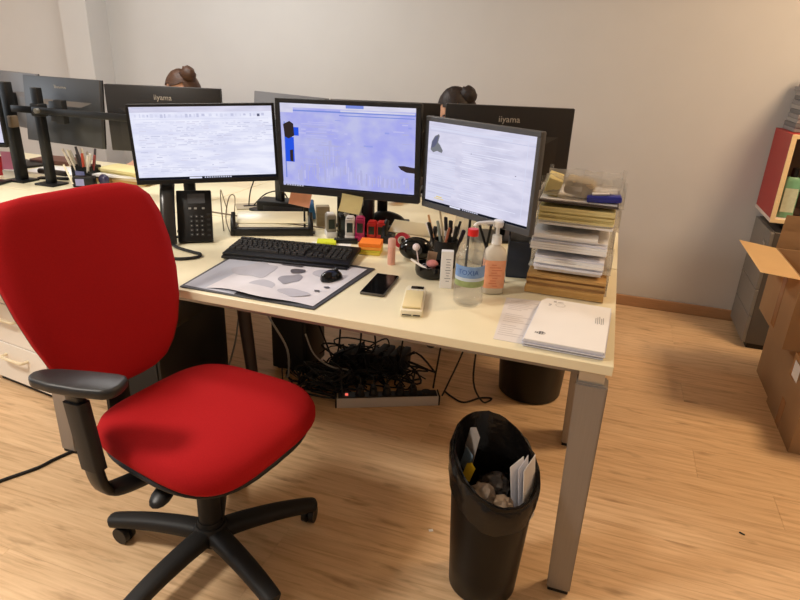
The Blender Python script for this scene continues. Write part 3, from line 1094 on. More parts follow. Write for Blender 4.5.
# mouse
t = thing('mouse', 'small black computer mouse at the right end of the desk pad', 'mouse', (-0.872, 0.262, TOP + 0.0073), math.radians(-20)); t.scale = (0.85, 0.88, 0.9)
bm = NB()
rings = []
for j in range(9):
    v = j / 8
    yy = -0.048 + 0.096 * v
    wv = 0.029 * math.sqrt(max(0.02, 1 - (2 * v - 1) ** 4)) * (0.92 + 0.1 * math.sin(v * PI))
    hv = 0.034 * math.sqrt(max(0.02, 1 - (2 * v - 0.85) ** 2 / 1.4)) if v < 0.98 else 0.012
    ring = [bm.verts.new((wv * math.cos(PI * k / 10), yy, hv * math.sin(PI * k / 10))) for k in range(11)]
    rings.append(ring)
for a, b in zip(rings, rings[1:]):
    for k in range(10):
        bm.faces.new((a[k], a[k + 1], b[k + 1], b[k]))
bm.faces.new(rings[0]); bm.faces.new(rings[-1])
obj('body', bm, M_BLKG, t, angle=60)
bm = NB(); cyl(bm, (-0.004, 0.024, 0.028), (0.004, 0.024, 0.028), 0.0085); obj('wheel', bm, M_GREYP, t)

# desk phone
t = thing('desk_phone', 'black office desk phone with keypad, below the left lit screen', 'telephone', (-1.505, 0.415, TOP), math.radians(33))
PM = Matrix.Translation((0, 0.0, 0.0)) @ Matrix.Rotation(math.radians(62), 4, 'X')
def pbox(bm, *a, **k):
    tb = bmesh.new(); box2(tb, *a, **k); merge(bm, tb, PM)
bm = NB(); pbox(bm, -0.055, 0.070, 0.004, 0.200, -0.012, 0.012, bev=0.004)
obj('body', bm, M_BLK, t)
bm = NB(); box2(bm, -0.05, 0.06, 0.015, 0.10, 0, 0.012, 0.003); box(bm, (0.005, 0.075, 0.06), (0.09, 0.012, 0.115), (0.3, 0, 0), 0.003)
obj('foot', bm, M_BLK, t)
bm = NB(); pbox(bm, -0.015, 0.047, 0.148, 0.186, 0.012, 0.014)
obj('display', bm, mat('phone_display', (78, 80, 84), 0.2), t)
M_KEY2 = mat('phone_key', (40, 40, 41), 0.4)
M_KEYL = mat('phone_key_print', (150, 148, 144), 0.5)
for r in range(5):
    for c in range(3):
        bm = NB(); pbox(bm, -0.004 + c * 0.019 - 0.0065, -0.004 + c * 0.019 + 0.0065, 0.024 + r * 0.017, 0.035 + r * 0.017, 0.012, 0.0155, bev=0.0015, seg=1)
        kx = obj('key', bm, M_KEY2, t)
        bm = NB(); pbox(bm, -0.004 + c * 0.019 - 0.002, -0.004 + c * 0.019 + 0.002, 0.028 + r * 0.017, 0.031 + r * 0.017, 0.0155, 0.0157)
        obj('key_print', bm, M_KEYL, kx, smooth=False)
for r in range(5):
    bm = NB(); pbox(bm, 0.051, 0.063, 0.022 + r * 0.02, 0.030 + r * 0.02, 0.012, 0.0145, bev=0.0015, seg=1)
    obj('side_key', bm, M_KEY2, t)
bm = NB()
for x in (-0.008, 0.012, 0.040):
    pbox(bm, x - 0.005, x + 0.005, 0.126, 0.133, 0.012, 0.0145, bev=0.001, seg=1)
obj('function_key', bm, M_KEYL, t)
bm = NB()
pts = [PM @ Vector(p) for p in ((-0.083, -0.002, 0.018), (-0.083, 0.02, 0.030), (-0.083, 0.06, 0.040), (-0.083, 0.15, 0.042), (-0.083, 0.19, 0.032), (-0.083, 0.222, 0.018))]
sweep(bm, smooth_pts(pts, 4), [0.026] * 21, [0.016, 0.02, 0.022, 0.02] + [0.015] * 13 + [0.02, 0.022, 0.02, 0.016], 14, 3, side=(1, 0, 0))
obj('handset', bm, mat('handset_plastic', (40, 38, 36), 0.25), t)
bm = NB()
tube(bm, [(-0.085, 0.005, 0.012), (-0.06, -0.06, 0.008), (0.0, -0.125, 0.006), (0.03, -0.155, 0.006), (0.02, -0.19, 0.006), (-0.04, -0.20, 0.006), (-0.11, -0.16, 0.006), (-0.14, -0.08, 0.006), (-0.11, 0.02, 0.006), (-0.06, 0.06, 0.01)], 0.0055, 8)
obj('cord', bm, M_CABLE, t)

# low black-ended boards under the monitors
def riser(label, loc, rz, L):
    t = thing('desk_riser', label, 'shelf', loc, rz)
    bm = NB()
    box2(bm, -L / 2, L / 2, -0.014, 0.014, 0.0, 0.030, 0.003)
    for s in (-1, 1):
        box2(bm, s * L / 2 - 0.010, s * L / 2 + 0.010, -0.014, 0.10, 0.0, 0.026, 0.003)
        sweep(bm, [(s * (L / 2), 0.0, 0.02), (s * L / 2, 0.01, 0.06), (s * L / 2, 0.03, 0.082)], [0.011, 0.010, 0.008], [0.013, 0.012, 0.008], 10, 4, side=(1, 0, 0))
    obj('frame', bm, M_BLK, t)
    bm = NB()
    box(bm, (0, 0.045, 0.060), (L - 0.024, 0.070, 0.004), (math.radians(28), 0, 0), 0.001)
    obj('board', bm, M_DESK, t)
    return t
riser('low cream board in a black end frame, between phone and keyboard', (-1.303, 0.640, TOP), math.radians(26.7), 0.300)
riser('low cream board in a black frame behind the black tape dispenser', (-0.770, 0.735, TOP), math.radians(-3), 0.20)

# smartphone
t = thing('smartphone', 'black smartphone lying face up right of the keyboard', 'phone', (-0.713, 0.284, TOP), math.radians(4))
bm = NB(); prism(bm, [(-0.0385, -0.092), (0.0385, -0.092), (0.0385, 0.092), (-0.0385, 0.092)], 0, 0.009, 0.003, 2); obj('body', bm, mat('grey_phone_rim', (96, 92, 86), 0.3, 0.6), t)
bm = NB(); prism(bm, [(-0.036, -0.089), (0.036, -0.089), (0.036, 0.089), (-0.036, 0.089)], 0.009, 0.0096); obj('glass_front', bm, M_BLKG, t, smooth=False)

# small cream clock with black display
t = thing('desk_timer', 'small cream plastic device with a black display near the desk edge', 'device', (-0.570, 0.186, TOP), math.radians(13))
M_CRM = mat('cream_plastic', (232, 214, 160), 0.35)
M_CRM2 = mat('ivory_plastic', (238, 228, 200), 0.35)
bm = NB(); prism(bm, [(-0.031, -0.100), (0.031, -0.100), (0.031, 0.085), (0.026, 0.10), (-0.026, 0.10), (-0.031, 0.085)], 0, 0.020, 0.004, 2); obj('body', bm, M_CRM2, t)
bm = NB(); prism(bm, [(-0.027, -0.088), (0.027, -0.088), (0.027, 0.045), (-0.027, 0.045)], 0.020, 0.027, 0.003, 2); obj('cover', bm, M_CRM, t)
bm = NB(); prism(bm, [(-0.015, 0.072), (0.024, 0.072), (0.024, 0.092), (-0.015, 0.092)], 0.020, 0.0225, 0.001, 1); obj('display', bm, M_BLKG, t)
for x in (-0.020, -0.007, 0.006, 0.019):
    bm = NB(); box(bm, (x, 0.058, 0.021), (0.008, 0.008, 0.004), None, 0.001, 1); obj('button', bm, M_WHITE, t)
bm = NB(); box(bm, (-0.012, -0.1003, 0.006), (0.026, 0.002, 0.003)); box(bm, (0.016, -0.1003, 0.006), (0.02, 0.002, 0.003)); obj('slot', bm, M_BLK, t, smooth=False)

# water bottle
t = thing('water_bottle', 'clear plastic water bottle with red cap and blue label', 'bottle', (-0.425, 0.262, TOP))
M_PET = mat('clear_pet', (250, 252, 252), 0.03, trans=1.0, ior=1.12, spec=0.5)
M_WATER = clear('water', (244, 248, 250), 0.03, 0.0, 0.02)
R0 = 0.0445
prof = [(0.0, 0.004), (0.022, 0.001), (0.036, 0.0), (R0, 0.010), (R0, 0.05), (R0 - 0.002, 0.054), (R0 - 0.001, 0.058), (R0 - 0.0015, 0.062), (R0 - 0.0015, 0.128), (R0, 0.133), (R0, 0.145), (R0 - 0.004, 0.160), (0.032, 0.178), (0.020, 0.194), (0.0145, 0.203), (0.0135, 0.209), (0.0135, 0.214), (0.0, 0.214)]
bm = NB(); lathe(bm, prof, 36); obj('shell', bm, clear('bottle_plastic', (240, 244, 244), 0.02, 0.02, 0.04), t, angle=60)
bm = NB(); lathe(bm, [(0.0, 0.0035), (0.034, 0.0035), (R0 - 0.002, 0.013), (R0 - 0.0035, 0.056), (R0 - 0.0035, 0.128), (R0 - 0.002, 0.137), (R0 - 0.006, 0.158), (0.0, 0.158)], 36); obj('water', bm, M_WATER, t, angle=60)
bm = NB(); lathe(bm, [(0.0, 0.209), (0.0155, 0.209), (0.0155, 0.227), (0.014, 0.229), (0.0, 0.229)], 28); obj('cap', bm, mat('red_cap', (214, 34, 34), 0.35), t)
def band(R_, z0, z1, a0, a1, n=24):
    b = NB()
    A = [(b.verts.new((R_ * math.cos(a0 + (a1 - a0) * i / n), R_ * math.sin(a0 + (a1 - a0) * i / n), z0)), b.verts.new((R_ * math.cos(a0 + (a1 - a0) * i / n), R_ * math.sin(a0 + (a1 - a0) * i / n), z1))) for i in range(n + 1)]
    for i in range(n):
        b.faces.new((A[i][0], A[i + 1][0], A[i + 1][1], A[i][1]))
    return b
aF = math.radians(-78)
lab = obj('label', band(R0 - 0.001, 0.064, 0.127, aF - 1.35, aF + 1.35), mat('blue_label_print', (122, 156, 206), 0.4, var=0.18, scale=40), t)
obj('label_field', band(R0 - 0.0006, 0.064, 0.082, aF - 1.33, aF + 1.33), mat('green_label_print', (150, 164, 110), 0.4, var=0.22, scale=40), lab)
obj('label_mist', band(R0 - 0.0006, 0.082, 0.092, aF - 1.33, aF + 1.33), mat('pale_label_print', (196, 208, 220), 0.4, var=0.08, scale=30), lab)
# blurred dark-blue letter shapes on the label
me = text_mesh('TOXIA', 0.021, 0.0)
bmt = bmesh.new(); bmt.from_mesh(me)
for v in bmt.verts:
    ang = aF - 0.12 + v.co.x / R0
    v.co = Vector(((R0 - 0.0004) * math.cos(ang), (R0 - 0.0004) * math.sin(ang), 0.108 + v.co.y))
obj('label_lettering', bmt, mat('deep_blue_print', (52, 92, 168), 0.4), lab, smooth=False)

# pump bottle
t = thing('sanitizer_pump', 'pump dispenser bottle with orange label behind the water bottle', 'bottle', (-0.374, 0.380, TOP), math.radians(20))
bm = NB()
secs = [(0.001, 0.030, 0.021), (0.004, 0.034, 0.024), (0.125, 0.034, 0.024), (0.140, 0.031, 0.022), (0.150, 0.020, 0.016), (0.155, 0.014, 0.014), (0.164, 0.014, 0.014)]
sweep(bm, [(0, 0, z) for z, a, b in secs], [a for z, a, b in secs], [b for z, a, b in secs], 24, 3.2, side=(1, 0, 0))
obj('bottle_body', bm, clear('frosted_bottle', (238, 228, 210), 0.75, 0.0, 0.2), t, angle=60)
bm = NB()
sweep(bm, [(0, 0, 0.006), (0, 0, 0.1)], [0.031, 0.031], [0.021, 0.021], 24, 3.2, side=(1, 0, 0))
obj('gel', bm, mat('cream_gel', (240, 226, 204), 0.3), t)
bm = NB()
sweep(bm, [(0, 0, 0.022), (0, 0, 0.112)], [0.0346, 0.0346], [0.0246, 0.0246], 24, 3.2, side=(1, 0, 0), cap=False)
lb = obj('label', bm, mat('orange_label_print', (240, 168, 128), 0.5, var=0.08, scale=40), t)
bm = NB()
for k in range(9):
    w = random.uniform(0.015, 0.045)
    box(bm, (random.uniform(-0.006, 0.006), -0.0248, 0.098 - k * 0.0085), (w, 0.0006, 0.0026))
obj('label_print', bm, mat('dark_orange_print', (222, 132, 92), 0.5), lb, smooth=False)
bm = NB()
cyl(bm, (0, 0, 0.160), (0, 0, 0.186), 0.016, 0.0145, 20)
cyl(bm, (0, 0, 0.186), (0, 0, 0.214), 0.006, 0.006, 14)
lathe(bm, [(0, 0.212), (0.013, 0.212), (0.0165, 0.218), (0.0165, 0.229), (0.013, 0.233), (0, 0.233)], 20)
tube(bm, [(0, 0, 0.226), (-0.03, -0.012, 0.228), (-0.065, -0.025, 0.227), (-0.076, -0.03, 0.219)], 0.0055, 10)
obj('pump', bm, mat('white_pump_plastic', (236, 234, 228), 0.35), t)

# small white carton left of the bottle
t = thing('small_carton', 'narrow white carton standing between clip bowl and water bottle', 'box', (-0.520, 0.362, TOP), math.radians(15))
bm = NB(); box2(bm, -0.019, 0.019, -0.012, 0.012, 0, 0.122, 0.0008, 1); obj('box', bm, M_PAPER, t)
bm = NB()
for k in range(9):
    box(bm, (0.004, -0.0124, 0.025 + k * 0.009), (random.uniform(0.008, 0.02), 0.0004, 0.0022))
obj('small_print', bm, M_INKL, t, smooth=False)
# ------------------------------------------------------------------ stamps, notes, rolls
def self_inking(label, loc, rz, body, front, w=0.036, group=None, hs=1.0):
    t = thing('rubber_stamp', label, 'stamp', loc, rz, group)
    t.scale = (1, 1.1, hs)
    bm = NB(); box2(bm, -w / 2, w / 2, -0.026, 0.026, 0.022, 0.088, 0.004); obj('housing', bm, body, t)
    bm = NB(); box2(bm, -w / 2 - 0.001, w / 2 + 0.001, -0.028, 0.028, 0.0, 0.022, 0.002); obj('foot', bm, front, t)
    bm = NB(); box2(bm, -w * 0.32, w * 0.32, -0.0275, -0.0262, 0.036, 0.074, 0.0005, 1); obj('window', bm, mat('stamp_window', (40, 52, 50), 0.3), t)
    bm = NB(); box2(bm, -w * 0.36, w * 0.36, -0.02, 0.02, 0.088, 0.093, 0.002); obj('top_cap', bm, front, t)
    return t
M_STG = mat('grey_stamp', (146, 140, 130), 0.4); M_STW = mat('white_stamp', (226, 222, 220), 0.4); M_STM = mat('magenta_stamp', (178, 44, 98), 0.4); M_STR = mat('red_stamp', (196, 40, 36), 0.4)
self_inking('grey self-inking stamp nearest the cream-board frame', (-1.095, 0.735, TOP), math.radians(34), M_STG, M_STW, 0.038)
self_inking('black self-inking stamp between the grey and the white stamp', (-1.052, 0.745, TOP), math.radians(34), M_BLK, M_BLK2, 0.024)
self_inking('white self-inking stamp in the stamp row under the cream note', (-1.005, 0.722, TOP), math.radians(20), M_STW, M_STW, 0.036)
self_inking('magenta self-inking stamp beside the white one', (-0.968, 0.735, TOP), math.radians(20), M_STM, M_STM, 0.036)
self_inking('red self-inking stamp next to the magenta stamp', (-0.926, 0.757, TOP - 0.0), math.radians(14), M_STR, M_STR, 0.036, None, 0.82)
self_inking('red self-inking stamp at the right end of the stamp row', (-0.890, 0.768, TOP), math.radians(14), M_STR, M_STR, 0.036, None, 0.82)
bm = NB(); box2(bm, -0.055, 0.035, -0.012, 0.012, 0, 0.018, 0.003)
single('ink_pad', 'flat black ink pad in front of the white and magenta stamps', 'ink pad', bm, M_BLK, (-0.99, 0.672, TOP), (0, 0, math.radians(20)))
t = thing('wooden_block', 'small grey wooden block standing behind the grey stamp', 'block', (-1.190, 0.862, TOP), math.radians(30))
bm = NB(); box2(bm, -0.028, 0.028, -0.02, 0.02, 0, 0.085, 0.003); obj('body', bm, mat('grey_wood', (164, 152, 128), 0.7, var=0.08, scale=20, stretch=(1, 1, 4)), t)
bm = NB(); lathe(bm, [(0.022, -0.012), (0.043, -0.012), (0.043, 0.012), (0.022, 0.012), (0.022, -0.012)], 28, (0, 0, 0), Matrix.Rotation(math.radians(80), 3, 'Y'))
single('tape_roll', 'blue tape roll standing left of the grey wooden block', 'tape', bm, mat('blue_tape', (44, 106, 164), 0.35), (-1.275, 0.93, TOP + 0.044), (0, 0, math.radians(30)))
# stamp carousel handles behind
t = thing('stamp_rack', 'black stamp rack with two pale handles under the cream note', 'rack', (-1.07, 0.905, TOP), math.radians(16))
bm = NB(); box2(bm, -0.07, 0.07, -0.025, 0.025, 0, 0.012, 0.003); box2(bm, -0.07, 0.07, 0.012, 0.022, 0.01, 0.150, 0.003); obj('frame', bm, M_BLK, t)
for x in (-0.028, 0.028):
    bm = NB()
    lathe(bm, [(0, 0.055), (0.008, 0.06), (0.009, 0.085), (0.017, 0.10), (0.016, 0.115), (0.008, 0.125), (0, 0.127)], 16, (x, -0.006, 0)); cyl(bm, (x, -0.006, 0.012), (x, -0.006, 0.058), 0.013)
    obj('stamp_handle', bm, mat('silver_handle', (196, 194, 190), 0.3, 0.4), t)
# sticky notes
def note_mesh(w, h, curl, n=6):
    bm = NB(); G = []
    for j in range(n + 1):
        v = j / n
        G.append([(bm.verts.new((-w / 2 + w * i / 3, -curl * (1 - v) ** 2, h * v))) for i in range(4)])
    for j in range(n):
        for i in range(3):
            bm.faces.new((G[j][i], G[j][i + 1], G[j + 1][i + 1], G[j + 1][i]))
    bmesh.ops.solidify(bm, geom=bm.faces[:], thickness=0.0006)
    return bm
M_NOTEO = mat('salmon_note', (248, 196, 166), 0.75, var=0.05, scale=30); M_NOTEC = mat('cream_note', (230, 216, 158), 0.75, var=0.03, scale=20)
t = thing('sticky_note', 'salmon sticky note on a black holder beside the riser', 'note', (-1.215, 0.700, TOP), math.radians(24))
bm = note_mesh(0.082, 0.080, 0.012); bmesh.ops.transform(bm, matrix=Matrix.Translation((0, 0, 0.116)) @ Matrix.Rotation(math.radians(12), 4, 'Y') @ Matrix.Rotation(math.radians(-10), 4, 'X'), verts=bm.verts[:])
obj('paper', bm, M_NOTEO, t, angle=60)
bm = NB(); cyl(bm, (0.02, 0.012, 0.0), (0.02, 0.012, 0.13), 0.004, n=8); box2(bm, -0.03, 0.06, 0.004, 0.03, 0, 0.006, 0.001, 1); obj('holder', bm, M_BLK, t)
t = thing('sticky_note', 'cream sticky note hanging from the bottom of the middle lit screen', 'note', (-0.918, 0.528, 0.905), math.radians(0))
bm = note_mesh(0.080, 0.058, 0.026); bmesh.ops.transform(bm, matrix=Matrix.Rotation(math.radians(4), 4, 'Y') , verts=bm.verts[:])
obj('paper', bm, M_NOTEC, t, angle=60)
# yellow-green note pad, papers and orange pads
bm = NB(); box2(bm, -0.036, 0.036, -0.026, 0.026, 0, 0.012, 0.001, 1)
single('sticky_note_pad', 'fluorescent yellow-green sticky pad in front of the grey stamp', 'note', bm, mat('neon_note', (206, 216, 40), 0.7), (-1.062, 0.628, TOP + 0.0012), (0, 0, math.radians(22)))
bm = NB(); box2(bm, -0.075, 0.075, -0.045, 0.045, 0, 0.0012)
single('loose_note', 'white slip of paper under the yellow-green sticky pad', 'paper', bm, M_PAPER, (-1.035, 0.605, TOP), (0, 0, math.radians(16)), smooth=False)
bm = NB(); box2(bm, -0.03, 0.03, -0.012, 0.012, 0, 0.008, 0.001, 1)
single('eraser', 'pale wooden eraser lying left of the orange sticky pads', 'eraser', bm, mat('pale_pink_wood', (214, 178, 150), 0.6), (-0.955, 0.582, TOP), (0, 0, math.radians(30)))
t = thing('sticky_note_stack', 'stack of orange and yellow sticky pads behind the keyboard corner', 'note', (-0.870, 0.602, TOP), math.radians(14))
z = 0
for hgt, c, nm in ((0.010, (222, 200, 74), 'yellow'), (0.010, (206, 196, 60), 'lime'), (0.010, (240, 160, 60), 'amber'), (0.014, (240, 128, 34), 'orange')):
    bm = NB(); box2(bm, -0.040, 0.040, -0.038, 0.038, 0, hgt - 0.0006, 0.0008, 1)
    obj('note_pad', bm, mat('pad_' + nm, c, 0.7), t, (random.uniform(-.002, .002), random.uniform(-.002, .002), z), (0, 0, random.uniform(-.05, .05)))
    z += hgt
t = thing('glue_stick', 'pink glue stick standing beside the orange sticky pads', 'glue stick', (-0.755, 0.505, TOP))
bm = NB(); lathe(bm, [(0, 0), (0.0135, 0), (0.0135, 0.062), (0.0125, 0.063), (0, 0.063)], 20); obj('tube', bm, mat('pink_tube', (226, 168, 148), 0.4, var=0.08, scale=60), t)
bm = NB(); lathe(bm, [(0, 0.063), (0.0135, 0.0635), (0.0135, 0.090), (0.012, 0.093), (0, 0.093)], 20); obj('cap', bm, mat('pink_cap', (230, 180, 164), 0.35), t)
t = thing('tape_roll', 'small red tape roll behind the black tape dispenser', 'tape', (-0.775, 0.700, TOP))
bm = NB(); lathe(bm, [(0.016, 0), (0.030, 0), (0.030, 0.028), (0.016, 0.028), (0.016, 0)], 24, (0, 0, 0.03), Matrix.Rotation(math.radians(70), 3, 'X')); obj('roll', bm, mat('red_tape', (196, 34, 56), 0.3), t)
bm = NB(); lathe(bm, [(0.012, -0.002), (0.0155, -0.002), (0.0155, 0.030), (0.012, 0.030), (0.012, -0.002)], 24, (0, 0, 0.03), Matrix.Rotation(math.radians(70), 3, 'X')); obj('core', bm, M_PAPER, t)
t = thing('tape_dispenser', 'round glossy black tape dispenser right of the glue stick', 'dispenser', (-0.700, 0.610, TOP), math.radians(25))
bm = NB()
tb = bmesh.new(); bmesh.ops.create_uvsphere(tb, u_segments=28, v_segments=18, radius=1.0)
for v in tb.verts:
    v.co = Vector((v.co.x * 0.060 + (0.012 if v.co.x > 0 and v.co.z < 0 else 0) * v.co.x, v.co.y * 0.036, max(v.co.z * 0.042 + 0.036, 0.0)))
merge(bm, tb)
obj('body', bm, M_BLKG, t, angle=60)
bm = NB(); cyl(bm, (0.0, -0.0375, 0.040), (0.0, 0.0375, 0.040), 0.018); obj('tape_core', bm, M_GREYP, t)
bm = NB(); box(bm, (0.058, 0, 0.052), (0.006, 0.02, 0.012), (0, 0.4, 0), 0.001); obj('cutter', bm, M_ALU2, t)
# clip bowl
bowl = thing('clip_bowl', 'round black bowl of clips and pins in front of the pen cup', 'bowl', (-0.593, 0.446, TOP))
bm = NB()
lathe(bm, [(0, 0), (0.040, 0), (0.050, 0.008), (0.054, 0.022), (0.053, 0.042), (0.050, 0.042), (0.050, 0.024), (0.046, 0.012), (0.036, 0.006), (0, 0.005)], 28)
obj('dish', bm, M_BLKG, bowl, angle=60)
def small(name, label, cat, bm, m, loc, rot=(0, 0, 0), group=None):
    return single(name, label, cat, bm, m, loc, rot, group)
bm = NB(); ball(bm, (0, 0, 0), (0.020, 0.017, 0.013)); small('eraser', 'pink rounded eraser lying in the black clip bowl', 'eraser', bm, mat('pink_eraser', (204, 132, 130), 0.6, var=0.08, scale=40), (-0.588, 0.440, TOP + 0.045), (0.2, 0.1, 0.5))
bm = NB(); box2(bm, -0.016, 0.016, -0.003, 0.003, -0.02, 0.03, 0.001, 1); small('memo_card', 'tan card stub sticking up at the back of the clip bowl', 'card', bm, mat('tan_stub', (150, 126, 104), 0.7), (-0.602, 0.474, TOP + 0.045), (-0.25, 0.2, 0.5))
bm = NB(); cyl(bm, (0, 0, -0.03), (0, 0, 0.045), 0.0022, n=8); ball(bm, (0, 0, 0.052), 0.0125)
small('pin_pick', 'round white-headed pin pick leaning out of the clip bowl', 'pin', bm, mat('white_pin_head', (242, 226, 226), 0.35), (-0.636, 0.436, TOP + 0.047), (0.12, -0.15, 0))
bm = NB(); cyl(bm, (-0.03, 0, 0), (0.04, 0, 0), 0.004, n=10)
small('stick', 'short white stick lying on the left rim of the clip bowl', 'stick', bm, M_WHITE, (-0.630, 0.412, TOP + 0.048), (0, 0.28, -0.35))
for k in range(7):
    bm = NB()
    w = 0.006
    pts = [(-0.012, -w, 0), (0.010, -w, 0), (0.014, 0, 0), (0.010, w, 0), (-0.008, w, 0), (-0.011, 0, 0), (-0.008, -w * 0.5, 0.001), (0.006, -w * 0.5, 0.001)]
    sweep(bm, pts, 0.0011, None, 6)
    small('paper_clip', 'shiny paper clip lying in the black clip bowl', 'paper clip', bm, mat('steel_wire', (206, 206, 206), 0.2, 0.9), (-0.600 + random.uniform(-.022, .03), 0.428 + random.uniform(-.02, .012), TOP + 0.019 + k * 0.003), (random.uniform(-.5, .5), random.uniform(-.5, .5), random.uniform(0, 3)), 'paper clips in the black bowl')
bm = NB(); tb = bmesh.new(); prism(tb, [(-0.014, 0), (0.014, 0), (0.010, 0.012), (-0.010, 0.012)], -0.010, 0.010, 0.001, 1); merge(bm, tb)
small('binder_clip', 'small black binder clip at the right side of the clip bowl', 'clip', bm, M_BLK, (-0.566, 0.440, TOP + 0.030), (0.3, 0.4, 0.7))

# pen cup with pens
cup = thing('pen_cup', 'black wire-rimmed pen cup behind the clip bowl', 'cup', (-0.578, 0.560, TOP))
bm = NB(); lathe(bm, [(0, 0), (0.038, 0), (0.041, 0.095), (0.0395, 0.095), (0.0365, 0.003), (0, 0.003)], 28); obj('body', bm, M_BLK2, cup)
bm = NB(); lathe(bm, [(0.039, 0.094), (0.043, 0.094), (0.043, 0.099), (0.039, 0.099), (0.039, 0.094)], 28); obj('rim', bm, M_BLK, cup)
def pen(label, base, top, r, body, tip, cat='pen', name='pen', cap=None, group=None):
    base, top = Vector(base), Vector(top)
    L = (top - base).length
    t = thing(name, label, cat, base, 0, group)
    q = Vector((0, 0, 1)).rotation_difference((top - base).normalized()).to_matrix().to_4x4()
    bm = NB(); tb = bmesh.new(); lathe(tb, [(0, 0.014), (r * 0.95, 0.016), (r, 0.03), (r, L - 0.02), (r * 0.9, L), (0, L)], 10); merge(bm, tb, q); obj('barrel', bm, body, t)
    bm = NB(); tb = bmesh.new(); lathe(tb, [(0, 0.0), (r * 0.3, 0.002), (r * 0.9, 0.0165), (0, 0.0165)], 10); merge(bm, tb, q); obj('tip', bm, tip, t)
    if cap:
        bm = NB(); tb = bmesh.new(); lathe(tb, [(r * 1.0, L - 0.045), (r * 1.15, L - 0.044), (r * 1.15, L + 0.001), (0, L + 0.003)], 10)
        box2(tb, r, r + 0.003, -0.0015, 0.0015, L - 0.04, L, 0); merge(bm, tb, q); obj('cap', bm, cap, t)
    return t
pens = [
    ('tan pencil leaning furthest left in the black pen cup', (-0.02, 0.008), (-0.070, 0.01, 0.175), 0.0042, (214, 160, 110), (60, 50, 44), None),
    ('black ballpoint leaning left out of the black pen cup', (-0.015, -0.01), (-0.060, -0.02, 0.155), 0.0048, (34, 32, 32), (160, 160, 160), (30, 30, 30)),
    ('white-ended black marker low at the left of the pen cup', (-0.012, 0.015), (-0.078, 0.03, 0.14), 0.0065, (40, 38, 38), (30, 30, 30), (228, 224, 220)),
    ('grey-green pen upright in the middle of the pen cup', (0.0, 0.0), (-0.028, -0.02, 0.165), 0.0052, (138, 148, 140), (150, 150, 150), None),
    ('pale pencil behind the grey-green pen in the pen cup', (0.004, 0.015), (-0.035, 0.03, 0.19), 0.004, (206, 190, 160), (50, 50, 50), None),
    ('red-brown pencil leaning across the pen cup front', (-0.012, -0.015), (0.018, -0.035, 0.15), 0.0042, (176, 106, 80), (60, 50, 44), None),
    ('clear-barrelled ballpoint in the centre of the pen cup', (0.01, 0.005), (-0.012, 0.02, 0.17), 0.0045, (196, 198, 196), (150, 150, 150), (40, 40, 44)),
    ('black felt pen upright at the right of the pen cup', (0.015, 0.0), (0.012, 0.0, 0.165), 0.0055, (24, 23, 23), (30, 30, 30), (24, 23, 23)),
    ('black fineliner leaning right out of the pen cup', (0.018, -0.008), (0.036, -0.01, 0.15), 0.005, (28, 27, 27), (30, 30, 30), (28, 27, 27)),
    ('dark pen at the back right of the pen cup', (0.012, 0.018), (0.040, 0.03, 0.16), 0.005, (46, 42, 40), (30, 30, 30), None),
    ('dark purple pen leaning furthest right in the pen cup', (0.022, 0.006), (0.058, 0.01, 0.135), 0.005, (52, 40, 52), (30, 30, 30), (52, 40, 52)),
]
for i, (lb, b, tp, r, c, c2, c3) in enumerate(pens):
    pen(lb, (-0.578 + b[0], 0.560 + b[1], TOP + 0.005), (-0.578 + tp[0], 0.560 + tp[1], TOP + tp[2]), r, mat('pen_body_%d' % i, c, 0.35), mat('pen_tip_%d' % i, c2, 0.4), cap=mat('pen_cap_%d' % i, c3, 0.35) if c3 else None)
# clear wrappers behind the cup and navy holder right of the pump
def crumple(name, label, cat, poly, m, loc, rz, h, amp, group=None, lean=0.0):
    """standing crumpled sheet following poly in plan"""
    bm = NB(); n = 7
    G = []
    for j in range(n + 1):
        v = j / n
        rr = []
        for i, (x, y) in enumerate(poly):
            rr.append(bm.verts.new((x + random.uniform(-amp, amp) + lean * v * h, y + random.uniform(-amp, amp), h * v * (1 + random.uniform(-.06, .06)))))
        G.append(rr)
    for j in range(n):
        for i in range(len(poly) - 1):
            bm.faces.new((G[j][i], G[j][i + 1], G[j + 1][i + 1], G[j + 1][i]))
    bmesh.ops.solidify(bm, geom=bm.faces[:], thickness=0.0006)
    return single(name, label, cat, bm, m, loc, (0, 0, rz), group, angle=20)
crumple('plastic_sleeve', 'clear plastic sleeve standing behind the pen cup', 'sleeve', [(-0.05, 0), (-0.02, 0.01), (0.01, -0.006), (0.04, 0.008)], M_CLEARW, (-0.522, 0.665, TOP), 0.2, 0.175, 0.004)
crumple('plastic_sleeve', 'cloudy plastic sleeve right of the clear one, behind the bottle', 'sleeve', [(-0.04, 0), (-0.01, -0.01), (0.02, 0.008), (0.045, 0)], M_CLEARW, (-0.455, 0.64, TOP), 0.1, 0.165, 0.004)
t = thing('desk_holder', 'dark navy holder with grey bag between pump bottle and letter trays', 'holder', (-0.327, 0.585, TOP), math.radians(10))
bm = NB()
box2(bm, -0.038, 0.038, -0.035, 0.045, 0, 0.006, 0.001, 1); box2(bm, -0.038, 0.038, -0.035, -0.030, 0, 0.125, 0.001, 1); box2(bm, -0.038, 0.038, 0.04, 0.045, 0, 0.15, 0.001, 1)
box2(bm, -0.038, -0.034, -0.035, 0.045, 0, 0.125, 0.001, 1); box2(bm, 0.034, 0.038, -0.035, 0.045, 0, 0.125, 0.001, 1)
obj('box', bm, mat('navy_card', (40, 48, 62), 0.5, var=0.15, scale=20), t)
bm = NB()
